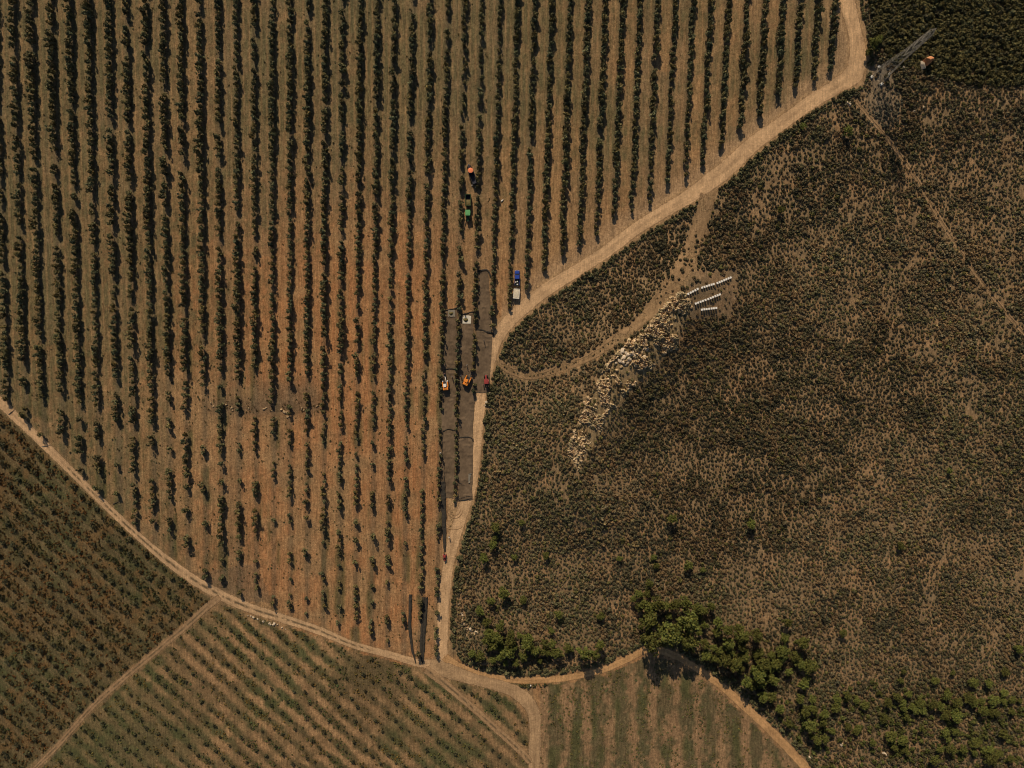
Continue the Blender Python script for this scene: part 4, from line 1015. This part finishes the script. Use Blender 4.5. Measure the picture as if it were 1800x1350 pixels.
net('brown harvest net under the orange shaker with the white boom', [(778, 650), (804, 648), (802, 762), (776, 764)], [([(780, 650), (792, 648), (803, 650)], 0.9)], lift=0.10, nx=70)
net('brown harvest net under the orange shaker turned towards its tree', [(807, 650), (838, 650), (830, 772), (806, 774)], [([(806, 769), (818, 768), (829, 770), (832, 775)], 1.3)], lift=0.13, nx=70)
net('rumpled brown harvest net at the end of the left alley beside the person in white', [(776, 756), (803, 756), (797, 876), (776, 874)], [([(779, 758), (778, 800), (781, 830), (779, 860)], 0.6), ([(778, 758), (790, 754), (802, 757)], 0.8)], lift=0.13, nx=70)
net('wide brown harvest net at the roadside with a crumpled white sheet on it', [(806, 770), (832, 771), (831, 852), (804, 853)], [], lift=0.16, nx=50)
net('short brown harvest net with double folded hem above the turning marks', [(806, 848), (829, 846), (831, 878), (804, 880)], [([(806, 876), (818, 873), (829, 872)], 0.7), ([(807, 879), (818, 878), (829, 876)], 0.7), ([(808, 849), (815, 851)], 0.6)], lift=0.20, nx=30)
bunch('gathered_net', [(778.5, 846), (779, 870), (780, 905), (781, 935), (782, 958), (782.3, 970)], [5.0, 4.8, 4.2, 3.4, 2.6, 1.6], M['netdark'], None, 0.55, 'long bunched black net being drawn down the alley by the small red tractor', 'harvest net')
bunch('gathered_net', [(722, 1044), (721, 1070), (720.5, 1100), (723, 1130), (727, 1150), (731, 1166)], [3.0, 2.9, 2.8, 2.4, 2.0, 0.9], M['netdark'], None, 0.5, 'thin curved black net roll lying left of the two thicker ones', 'harvest net')
bunch('gathered_net', [(744.5, 1049), (743.5, 1080), (741.5, 1110), (740.5, 1140), (741.5, 1166)], [2.9, 2.8, 2.7, 2.3, 1.0], M['netdark'], None, 0.5, 'left of two thick black net rolls lying side by side', 'harvest net')
bunch('gathered_net', [(749.5, 1049), (748, 1080), (746, 1110), (744.5, 1140), (744, 1165)], [2.9, 2.8, 2.6, 2.2, 1.0], M['netdark'], None, 0.5, 'right of two thick black net rolls lying side by side', 'harvest net')

def sheet(name, label, c, w, h, rot, mat, amp=0.08, lift=0.28):
    ca, sa = math.cos(rot), math.sin(rot)
    q = [(c[0] + ca * i * w / 2 - sa * j * h / 2, c[1] + sa * i * w / 2 + ca * j * h / 2) for i, j in ((-1, -1), (1, -1), (1, 1), (-1, 1))]
    return cloth(name, label, 'tarpaulin', q, mat, 22, 22, amp, lift, 0.9)
sheet('tarpaulin', 'dusty grey square tarpaulin with a small heap of olives on a net', (794, 551), 13, 12, 0.0, M['greytarp'])
sheet('tarpaulin', 'bright white square tarpaulin with a heap of olives on a net', (820.5, 562), 14.5, 14, 0.03, M['tarp'])
cloth('crumpled_sheet', 'crumpled white sheet lying at the edge of the roadside net', 'sheet', [(824, 833), (829, 832), (826.5, 848), (823.5, 848)], M['greytarp'], 24, 10, 0.22, 0.34, 1.4)
def heap(label, px, py, r, hgt, up):
    n, m = 22, 40; V = []; g = W1(px, py, up)
    for i in range(n):
        for j in range(m):
            a = 6.2832 * j / m; t = i / (n - 1); rr = r * t * (1 + 0.16 * math.sin(2 * a + px) + 0.10 * math.sin(3 * a))
            V.append((rr * math.cos(a), rr * math.sin(a), hgt * (1 - t ** 1.6) + RNG.uniform(-0.03, 0.03)))
    F = [(i * m + j, (i + 1) * m + j, (i + 1) * m + (j + 1) % m, i * m + (j + 1) % m) for i in range(n - 1) for j in range(m)]
    o = obj('olive_heap', mesh_np('olive_heap', V, F, M['fruit']), None, g); tag(o, label, 'heap')
heap('low heap of brown olives in the middle of the grey tarpaulin', 793, 551, 0.62, 0.35, 0.36)
heap('heap of green brown olives in the middle of the white tarpaulin', 818.7, 562.5, 0.74, 0.45, 0.36)
g = W1(931.5, 1204.5, 0.1); o = obj('stone_block', MB().box((0, 0, 0.2), (0.95, 0.45, 0.5), bevel=0.08).mesh('stone_block', M['white']), None, g); tag(o, 'white block lying on the grassy bank between the two lanes', 'block')
g = W1(882.5, 353); o = thing('white_sack', 'white sack leaning at an olive row right of the green tractor', 'sack', g, 0.7)
MB().box((0, 0, 0.2), (0.85, 0.4, 0.4), bevel=0.15, seg=3).build('sack_body', M['white'], o, True); MB().cyl((0.4, 0, 0.22), (0.6, 0.02, 0.28), 0.1, 0.16, 10).build('sack_neck', M['tarp'], o)

# ------------------------------------------------------------------ machines
def wheel(parent, x, y, r, w, rim=None):
    t = MB(); t.cyl((x - w / 2, y, r), (x + w / 2, y, r), r * 0.97, r * 0.97, 28)
    for k in range(20):
        a = 6.2832 * k / 20
        t.box((x + (0.22 if k % 2 else -0.22) * w, y + math.cos(a) * r * 0.98, r + math.sin(a) * r * 0.98), (w * 0.5, r * 0.06, r * 0.09), (a - math.pi / 2, 0, 0.25 if k % 2 else -0.25))
    o = t.build('wheel', M['rubber'], parent)
    s = 1 if x > 0 else -1
    MB().cyl((x - w * 0.52, y, r), (x + w * 0.52, y, r), r * 0.55, r * 0.55, 20).cyl((x + s * w * 0.5, y, r), (x + s * w * 0.62, y, r), r * 0.2, r * 0.16, 12).build('rim', rim or M['steel'], o)

def tractor(name, label, px, py, rot, body, roof, cabin=True, scale=1.0, roofw=1.65, up=0.0, round_roof=False):
    """faces +y before turning"""
    o = thing(name, label, 'tractor', W1(px, py, up), rot); o.scale = (scale,) * 3
    c = MB().box((0, 0.2, 0.62), (0.55, 3.1, 0.4), bevel=0.05).box((0, -0.7, 0.75), (1.2, 0.5, 0.4), bevel=0.05).box((0, 1.3, 0.5), (1.2, 0.2, 0.2)); c.build('chassis', M['dark'], o)
    h = MB().box((0, 1.05, 1.12), (0.72, 1.75, 0.68), bevel=0.10, seg=3, taper=(0.9, 0.96)); hd = h.build('hood', body, o)
    MB().box((0, 1.94, 1.05), (0.6, 0.06, 0.5), bevel=0.02).build('grille', M['dark'], hd)
    for s in (-1, 1): MB().cyl((s * 0.22, 1.95, 1.22), (s * 0.22, 1.99, 1.22), 0.09, 0.08, 12).build('headlight', M['white'], hd)
    MB().cyl((0.22, 1.3, 1.4), (0.22, 1.3, 2.15), 0.045, 0.045, 10).build('exhaust_pipe', M['dark'], hd)
    for s in (-1, 1):
        f = MB()
        for k in range(7):
            a = math.radians(20 + 22 * k); f.box((s * 0.66, -0.72 + 0.78 * math.cos(a), 0.72 + 0.78 * math.sin(a)), (0.42, 0.34, 0.05), (a - math.pi / 2, 0, 0))
        f.build('fender', body, o)
    wheel(o, -0.68, -0.72, 0.70, 0.38, roof); wheel(o, 0.68, -0.72, 0.70, 0.38, roof)
    wheel(o, -0.62, 1.28, 0.44, 0.28, roof); wheel(o, 0.62, 1.28, 0.44, 0.28, roof)
    MB().box((0, -0.55, 1.15), (0.5, 0.5, 0.12), bevel=0.04).box((0, -0.8, 1.45), (0.5, 0.1, 0.55), bevel=0.04).build('seat', M['dark'], o)
    st = MB().cyl((0, 0.0, 1.1), (0, -0.15, 1.5), 0.03, 0.03, 8)
    for k in range(12):
        a = 6.283 * k / 12; b_ = 6.283 * (k + 1) / 12
        st.cyl((0.18 * math.cos(a), -0.17 + 0.17 * math.sin(a), 1.5), (0.18 * math.cos(b_), -0.17 + 0.17 * math.sin(b_), 1.5), 0.015, 0.015, 6)
    st.build('steering_wheel', M['dark'], o)
    fr = MB()
    for sx_, sy_ in ((-.55, .05), (.55, .05), (-.6, -1.15), (.6, -1.15)): fr.cyl((sx_, sy_, 0.95), (sx_ * 0.95, sy_, 2.32), 0.04, 0.04, 8)
    fr.build('cab_frame', M['dark'], o)
    if cabin:
        gl = MB()
        for sx_ in (-0.57, 0.57): gl.box((sx_, -0.55, 1.75), (0.015, 1.1, 1.0))
        gl.box((0, 0.06, 1.75), (1.05, 0.015, 1.0)).box((0, -1.16, 1.8), (1.1, 0.015, 0.85)); gl.build('cab_window', M['glass'], o)
    if round_roof: r_ = MB().cyl((0, -0.55, 2.33), (0, -0.55, 2.42), roofw / 2, roofw / 2 * 0.96, 9).cyl((0, -0.55, 2.42), (0, -0.55, 2.5), roofw / 2 * 0.9, roofw / 2 * 0.6, 9)
    else: r_ = MB().box((0, -0.55, 2.4), (roofw * 0.86, roofw, 0.16), bevel=0.07, seg=3).box((0, -0.55, 2.5), (roofw * 0.5, roofw * 0.55, 0.06), bevel=0.02)
    r_.build('roof', roof, o)
    for s in (-1, 1): MB().box((s * (roofw * 0.43 + 0.12), 0.05, 1.9), (0.16, 0.03, 0.22), bevel=0.01).build('mirror', M['dark'], o)
    MB().box((0, -1.5, 0.45), (0.12, 0.5, 0.1)).build('drawbar', M['dark'], o)
    return o

def bin_trailer(label, px, py, rot, L, Wd, hgt, wall, floor, up=0.0, wr=0.42):
    o = thing('trailer', label, 'trailer', W1(px, py, up), rot)
    MB().box((0, 0, 0.62), (Wd, L, 0.10)).box((0, L / 2 + 0.5, 0.5), (0.12, 1.0, 0.12)).box((0, 0, 0.5), (0.16, L, 0.14)).build('bed', floor, o)
    for s in (-1, 1):
        b = MB().box((s * (Wd / 2 - 0.03), 0, 0.67 + hgt / 2), (0.05, L - 0.012, hgt))
        for k in range(5): b.box((s * (Wd / 2 + 0.025), -L / 2 + 0.2 + k * (L - 0.4) / 4, 0.67 + hgt / 2), (0.05, 0.07, hgt * 0.97))
        b.box((s * (Wd / 2 - 0.03), 0, 0.69 + hgt), (0.10, L, 0.06)); b.build('side_panel', wall, o)
        MB().box((0, s * (L / 2 - 0.03), 0.665 + hgt / 2), (Wd - 0.11, 0.05, hgt * 0.98)).box((0, s * (L / 2 - 0.03), 0.685 + hgt), (Wd - 0.12, 0.09, 0.05)).build('end_panel', wall, o)
    for s in (-1, 1):
        wheel(o, s * (Wd / 2 - 0.2), -0.45, wr, 0.24); wheel(o, s * (Wd / 2 - 0.2), 0.45, wr, 0.24)
    return o

def load(label, parent_loc, rot, L, Wd, z, mat, amp=0.12):
    n, m = 26, 18; V = []
    for i in range(n):
        for j in range(m):
            u = i / (n - 1) - 0.5; v = j / (m - 1) - 0.5
            V.append((v * Wd, u * L, z + amp * 2 * (1 - 4 * v * v) * (1 - 4 * u * u) + amp * float(fbm(np.array(u * 9), np.array(v * 6 + z), 191, 3))))
    o = obj('fruit_load', mesh_np('fruit_load', V, grid_faces(n, m)[:, ::-1], mat), None, parent_loc); o.rotation_euler = (0, 0, rot); tag(o, label, 'load'); return o

PI = math.pi
# green tractor driving down the alley with its bin trailer behind
tractor('farm_tractor', 'green tractor with a pale green roof facing down the alley between olive rows', 823, 380, PI, M['dgreen'], M['green'], True, 1.05, 1.85)
p = W1(823.3, 354); bin_trailer('dark green high sided trailer half filled with olives behind the green tractor', 823.3, 354, PI, 3.9, 1.85, 1.25, M['dgreen'], M['dark'])
load('olives piled in the front of the dark green trailer', p + Vector((0, -0.75, 0)), PI, 2.1, 1.7, 1.05, M['fruit'])
# orange roofed tractor with the low dark trailer
tractor('farm_tractor', 'dark blue tractor with a round faded orange canopy high in the alley', 827, 300.5, math.radians(18), M['navy'], M['coral'], False, 1.0, 1.9, 0, True)
bin_trailer('low dark blue trailer angled behind the orange canopied tractor', 832.5, 315, math.radians(20), 4.0, 1.7, 0.9, M['navy'], M['navy'], wr=0.36)
for k, (x, y) in enumerate(((830, 326), (836, 328.5))):
    o = thing('picking_crate', ['white crate left of the low blue trailer tail', 'white crate right of the low blue trailer tail'][k], 'crate', W1(x, y), 0.4 + k)
    MB().box((0, 0, 0.03), (0.55, 0.38, 0.05)).build('base', M['whitebox'], o)
    for s in (-1, 1):
        MB().box((s * 0.26, 0, 0.18), (0.03, 0.376, 0.27)).build('side_panel', M['whitebox'], o); MB().box((0, s * 0.175, 0.18), (0.486, 0.03, 0.265)).build('end_panel', M['whitebox'], o)
# small red tractors
tractor('farm_tractor', 'small red tractor drawing the bunched black net at the bottom of the alley', 782, 978, PI, M['red'], M['red'], False, 0.72, 1.2)
tractor('farm_tractor', 'dull red tractor parked on the roadside net beside the scrub', 855, 668, 0.1, M['red'], M['red'], False, 0.95, 1.75)

def shaker(label, px, py, rot, white_boom):
    """wheeled trunk shaker, faces +y"""
    o = thing('tree_shaker', label, 'tree shaker', W1(px, py, 0.18), rot)
    MB().box((0, -0.2, 0.75), (1.9, 3.2, 0.35), bevel=0.08).build('chassis', M['dark'], o)
    MB().box((0, -1.25, 1.35), (2.0, 1.15, 0.85), bevel=0.18, seg=3, taper=(0.86, 0.88)).box((0, -1.2, 1.82), (0.9, 0.5, 0.1), bevel=0.03).build('engine_cover', M['orange'], o)
    for s in (-1, 1):
        MB().box((s * 0.86, 0.25, 1.2), (0.42, 1.75, 0.55), bevel=0.12, seg=3).build('side_cover', M['orange'], o)
        MB().box((s * 0.85, 1.35, 1.05), (0.5, 0.5, 0.3), bevel=0.1, seg=2, taper=(0.8, 0.8)).build('front_fender', M['white'] if white_boom else M['orange'], o)
        wheel(o, s * 1.05, -1.1, 0.62, 0.40); wheel(o, s * 1.0, 1.05, 0.62, 0.40)
    MB().box((-0.28, -0.25, 1.1), (0.5, 0.5, 0.12), bevel=0.04).box((-0.28, -0.5, 1.4), (0.5, 0.1, 0.6), bevel=0.04).build('seat', M['dark'], o)
    MB().cyl((-0.28, 0.25, 0.95), (-0.28, 0.15, 1.45), 0.03, 0.03, 8).box((-0.28, 0.14, 1.47), (0.32, 0.3, 0.03), bevel=0.01).build('steering_wheel', M['dark'], o)
    fr = MB()
    for sx_, sy_ in ((-.6, .4), (.3, .4), (-.6, -.6), (.3, -.6)): fr.cyl((sx_, sy_, 0.95), (sx_, sy_, 2.15), 0.035, 0.035, 8)
    fr.build('roof_frame', M['dark'], o)
    MB().box((-0.15, -0.1, 2.2), (1.0, 1.15, 0.1), bevel=0.05, seg=3).build('roof', M['white'] if white_boom else M['orange'], o)
    b = MB().tube([(0.45, -0.3, 1.3), (0.42, 1.2, 1.55), (0.2, 2.4, 1.2), (0.1, 3.2, 0.95)], 0.13, 10); bo = b.build('boom', M['white'] if white_boom else M['dark'], o)
    MB().cyl((0.42, 0.1, 1.65), (0.3, 1.9, 1.5), 0.06, 0.06, 8).build('hydraulic_ram', M['steel'], bo)
    hd = MB().box((0.1, 3.35, 0.9), (0.8, 0.35, 0.4), bevel=0.06)
    for s in (-1, 1): hd.box((0.1 + s * 0.33, 3.8, 0.9), (0.16, 0.75, 0.26), (0, 0, s * 0.14), bevel=0.05)
    hd.build('clamp_head', M['dark'], bo)
    for s in (-1, 1): MB().box((s * 0.6, -1.84, 1.2), (0.22, 0.03, 0.12)).build('tail_light', M['red'], o)
    return o
shaker('orange trunk shaker with white roof and boom on the left harvest net', 783.5, 677, 0.08, True)
shaker('all orange trunk shaker turned towards a tree on the middle net', 821.5, 669, -0.45, False)

def pickup(label, px, py, rot):
    o = thing('pickup_truck', label, 'pickup', W1(px, py), rot)
    MB().box((0, 0, 0.55), (1.6, 5.0, 0.25), bevel=0.04).build('chassis', M['dark'], o)
    MB().box((0, 1.85, 0.92), (1.76, 1.4, 0.55), bevel=0.2, seg=4, taper=(0.88, 0.80)).build('hood', M['blue'], o, True)
    MB().box((0, 0.32, 0.88), (1.8, 1.75, 0.6), bevel=0.08, seg=3).build('cab_body', M['blue'], o)
    MB().box((0, 0.15, 1.62), (1.5, 1.25, 0.12), bevel=0.06, seg=3).build('roof', M['blue'], o)
    MB().box((0, 0.94, 1.38), (1.45, 0.7, 0.03), (math.radians(-42), 0, 0)).build('windscreen', M['glass'], o)
    MB().box((0, -0.5, 1.4), (1.4, 0.03, 0.36)).build('rear_window', M['glass'], o)
    for s in (-1, 1):
        MB().box((s * 0.78, 0.2, 1.4), (0.03, 1.0, 0.36), (0, -s * 0.25, 0)).build('side_window', M['glass'], o)
        p_ = MB()
        for y0, y1 in ((1.15, 0.72), (-0.5, -0.42)): p_.cyl((s * 0.84, y0, 1.15), (s * 0.7, y1, 1.6), 0.04, 0.04, 8)
        p_.build('roof_pillar', M['blue'], o)
        MB().box((s * 0.85, -1.6, 0.95), (0.07, 2.1, 0.55), bevel=0.02).build('bed_side', M['blue'], o)
        MB().box((s * 1.0, 0.75, 1.22), (0.2, 0.06, 0.15), bevel=0.02).build('mirror', M['dark'], o)
        MB().box((s * 0.62, 2.53, 0.95), (0.3, 0.05, 0.16), bevel=0.02).build('headlight', M['white'], o)
        MB().box((s * 0.75, -2.66, 0.95), (0.14, 0.04, 0.25), bevel=0.01).build('tail_light', M['red'], o)
        wheel(o, s * 0.78, 1.6, 0.36, 0.24); wheel(o, s * 0.78, -1.5, 0.36, 0.24)
    MB().box((0, -1.6, 0.72), (1.62, 2.1, 0.05)).build('load_bed', M['dark'], o)
    MB().box((0, -2.66, 0.95), (1.6, 0.05, 0.52), bevel=0.015).build('tailgate', M['dark'], o)
    MB().box((0, 2.62, 0.6), (1.75, 0.14, 0.2), bevel=0.04).box((0, -2.75, 0.58), (1.7, 0.12, 0.16), bevel=0.03).build('bumper', M['steel'], o)
    return o
pickup('blue pickup truck with a black load bed facing up beside an olive row', 909, 489, 0.0)
p = W1(907.8, 517)
bin_trailer('white drop side trailer full of pale fruit behind the blue pickup', 907.8, 517, math.radians(-5), 3.4, 2.1, 0.62, M['white'], M['white'])
M['palefruit'] = plain('pale_fruit', (0.62, 0.54, 0.40), 0.7, 0.5, 5, 0, 0.8)
load('pale fruit heaped level with the white trailer sides', p, math.radians(-5), 3.25, 1.95, 1.16, M['palefruit'], 0.10)
for k, (dx, dy, lab) in enumerate(((-0.5, -1.55, 'pinkish drum at the left side of the pickup bed'), (0.05, -1.35, 'white drum in the middle of the pickup bed'), (0.05, -2.35, 'white drum at the tailgate end of the pickup bed'))):
    g = W1(909, 489) + Vector((dx, dy, 0.745)); o = thing('drum', lab, 'drum', g)
    MB().cyl((0, 0, 0), (0, 0, 0.55), 0.22, 0.22, 16).cyl((0, 0, 0.18), (0, 0, 0.21), 0.235, 0.235, 16).build('barrel', M['shirt_pink'] if k == 0 else M['white'], o)
    MB().cyl((0, 0, 0.551), (0, 0, 0.59), 0.2, 0.18, 16).build('lid', M['white'], o)
# fallen boughs dragged to the edge of the farm track
for k, (x, y, an, lab) in enumerate(((82, 784, 0.1, 'grey dead bough lying across the edge of the farm track'), (206, 883, 0.35, 'forked dead branch lying where an olive row ends'), (22, 724, 0.6, 'short pale log lying on the farm track verge'))):
    o = thing('dead_branch', lab, 'branch', W1(x, y), an)
    MB().cyl((-1.6, 0, 0.15), (0.4, 0.1, 0.22), 0.12, 0.08, 8).cyl((0.4, 0.1, 0.22), (1.7, 0.5, 0.3), 0.08, 0.03, 7).build('bough', M['steel'] if k == 0 else M['bark'], o)
    if k < 2: MB().cyl((0.2, 0.08, 0.2), (1.2, -0.6, 0.35), 0.06, 0.02, 6).cyl((-0.6, 0.02, 0.2), (-0.2, 0.8, 0.4), 0.05, 0.02, 6).build('twig', M['bark'], o)

# ------------------------------------------------------------------ people
def skin_mesh(name, pts, edges, mat, sub=1):
    me = bpy.data.meshes.new(name + '_sk'); me.from_pydata([p[:3] for p in pts], edges, []); o = bpy.data.objects.new(name + '_sk', me); COL.objects.link(o)
    o.modifiers.new('s', 'SKIN')
    for k, v in enumerate(me.skin_vertices[0].data):
        r = pts[k][3]; v.radius = (r if not isinstance(r, tuple) else r[0], r if not isinstance(r, tuple) else r[1]); v.use_root = (k == 0)
    s = o.modifiers.new('u', 'SUBSURF'); s.levels = sub; s.render_levels = sub
    dg = bpy.context.evaluated_depsgraph_get(); m2 = bpy.data.meshes.new_from_object(o.evaluated_get(dg)); m2.name = name
    bpy.data.objects.remove(o); bpy.data.meshes.remove(me)
    m2.materials.clear(); m2.materials.append(mat); m2.polygons.foreach_set('use_smooth', np.ones(len(m2.polygons), bool)); return m2

def person_meshes(arm=0.25, stride=0.12, bend=0.0):
    P = [(0, 0, 0.95, 0.13)]; E = []
    def add(x, y, z, r, par): P.append((x, y, z, r)); E.append((par, len(P) - 1)); return len(P) - 1
    y_ = lambda z: bend * max(0, z - 0.95)
    ch = add(0, y_(1.25), 1.25, (0.15, 0.11), 0); nk = add(0, y_(1.46), 1.46, 0.06, ch); h1 = add(0, y_(1.56) + 0.02, 1.56, 0.085, nk); add(0, y_(1.72) + 0.01, 1.70, 0.075, h1)
    nose = add(0, y_(1.6) + 0.12, 1.60, 0.018, h1)
    for s in (-1, 1):
        hp = add(s * 0.10, 0, 0.88, 0.095, 0); kn = add(s * 0.11, s * stride * 0.6 + 0.03, 0.48, 0.065, hp); an = add(s * 0.11, s * stride, 0.09, 0.042, kn); add(s * 0.12, s * stride + 0.15, 0.035, 0.035, an)
        sh = add(s * 0.18, y_(1.4), 1.40, 0.065, ch); el = add(s * 0.25, y_(1.12) + 0.02, 1.12, 0.042, sh); wr = add(s * 0.26, y_(0.9) + 0.06 + arm, 0.90 + arm * 0.4, 0.028, el); pm = add(s * 0.265, y_(0.84) + 0.09 + arm, 0.82 + arm * 0.4, 0.032, wr)
        for q in range(4):
            ln2 = (0.07, 0.08, 0.075, 0.06)[q]; f1 = add(s * 0.265, y_(0.8) + 0.065 + arm + 0.018 * q, 0.775 + arm * 0.4, 0.009, pm); add(s * 0.25, y_(0.8) + 0.07 + arm + 0.018 * q, 0.775 + arm * 0.4 - ln2, 0.008, f1)
        t1 = add(s * 0.25, y_(0.8) + 0.13 + arm, 0.81 + arm * 0.4, 0.010, pm); add(s * 0.245, y_(0.8) + 0.15 + arm, 0.77 + arm * 0.4, 0.009, t1)
    body = skin_mesh('body', P, E, M['skin'])
    Q = [(0, 0.0, 0.90, (0.155, 0.125)), (0, y_(1.25), 1.25, (0.175, 0.13)), (0, y_(1.42), 1.42, (0.11, 0.09))]; F = [(0, 1), (1, 2)]
    for s in (-1, 1):
        Q.append((s * 0.18, y_(1.4), 1.40, 0.078)); F.append((1, len(Q) - 1)); Q.append((s * 0.235, y_(1.2) + 0.01, 1.18, 0.06)); F.append((len(Q) - 2, len(Q) - 1))
    shirt = skin_mesh('shirt', Q, F, M['shirt_white'])
    Q = [(0, 0, 0.93, (0.15, 0.12))]; F = []
    for s in (-1, 1):
        Q.append((s * 0.10, 0, 0.86, 0.108)); F.append((0, len(Q) - 1)); Q.append((s * 0.11, s * stride * 0.6 + 0.03, 0.48, 0.078)); F.append((len(Q) - 2, len(Q) - 1)); Q.append((s * 0.11, s * stride, 0.12, 0.062)); F.append((len(Q) - 2, len(Q) - 1))
    trousers = skin_mesh('trousers', Q, F, M['jeans'])
    hair = MB().ball((0, y_(1.66), 1.665), 0.105, (0.9, 1.05, 0.92), 3).mesh('hair', M['hair'], True)
    hat = MB().cyl((0, y_(1.7), 1.70), (0, y_(1.7), 1.71), 0.19, 0.18, 20).cyl((0, y_(1.7), 1.71), (0, y_(1.7), 1.80), 0.11, 0.09, 16).mesh('hat', M['tarp'])
    return body, shirt, trousers, hair, hat
poses = [person_meshes(0.22, 0.14, 0.0), person_meshes(0.10, 0.02, 0.05), person_meshes(0.3, 0.1, 0.45)]
shirts = {}
def person(label, px, py, rot, shirt, pose, hat=False, up=0.0):
    o = thing('person', label, 'person', W1(px, py, up), rot)
    b, s, t, hr, ht = poses[pose]
    obj('body', b, o)
    if (pose, shirt) not in shirts:
        m = s.copy(); m.materials.clear(); m.materials.append(M[shirt]); shirts[(pose, shirt)] = m
    obj('shirt', shirts[(pose, shirt)], o); obj('trousers', t, o); obj('hat', ht, o) if hat else obj('hair', hr, o)
person('person in a white shirt and pale hat walking on the sand below the nets', 790, 943, PI, 'shirt_white', 0, True)
person('person in a white shirt stooping at the left edge of the lowest left net', 776, 796, 1.2, 'shirt_white', 2, True, 0.2)
person('person in a grey shirt standing on the roadside net', 851, 599, 2.0, 'shirt_grey', 1, False, 0.2)
person('person in dark clothes standing just above the white tarpaulin', 817.5, 551, PI, 'shirt_dark', 2, False, 0.15)
person('person in a blue shirt beside the turned orange shaker', 810.5, 660, 0.4, 'shirt_blue', 1, False, 0.2)
person('person in a pale shirt at the tree above the turned orange shaker', 821, 642, 1.0, 'shirt_white', 0, False, 0.2)
person('person in a pink shirt guiding the boom of the white roofed shaker', 782, 657, PI, 'shirt_pink', 1, False, 0.2)
person('person in a grey shirt standing right of the white roofed shaker', 795, 662, 2.4, 'shirt_grey', 1, False, 0.2)
person('person in a pink shirt below the parked red tractor', 850, 676, 0.3, 'shirt_pink', 1, False, 0.25)
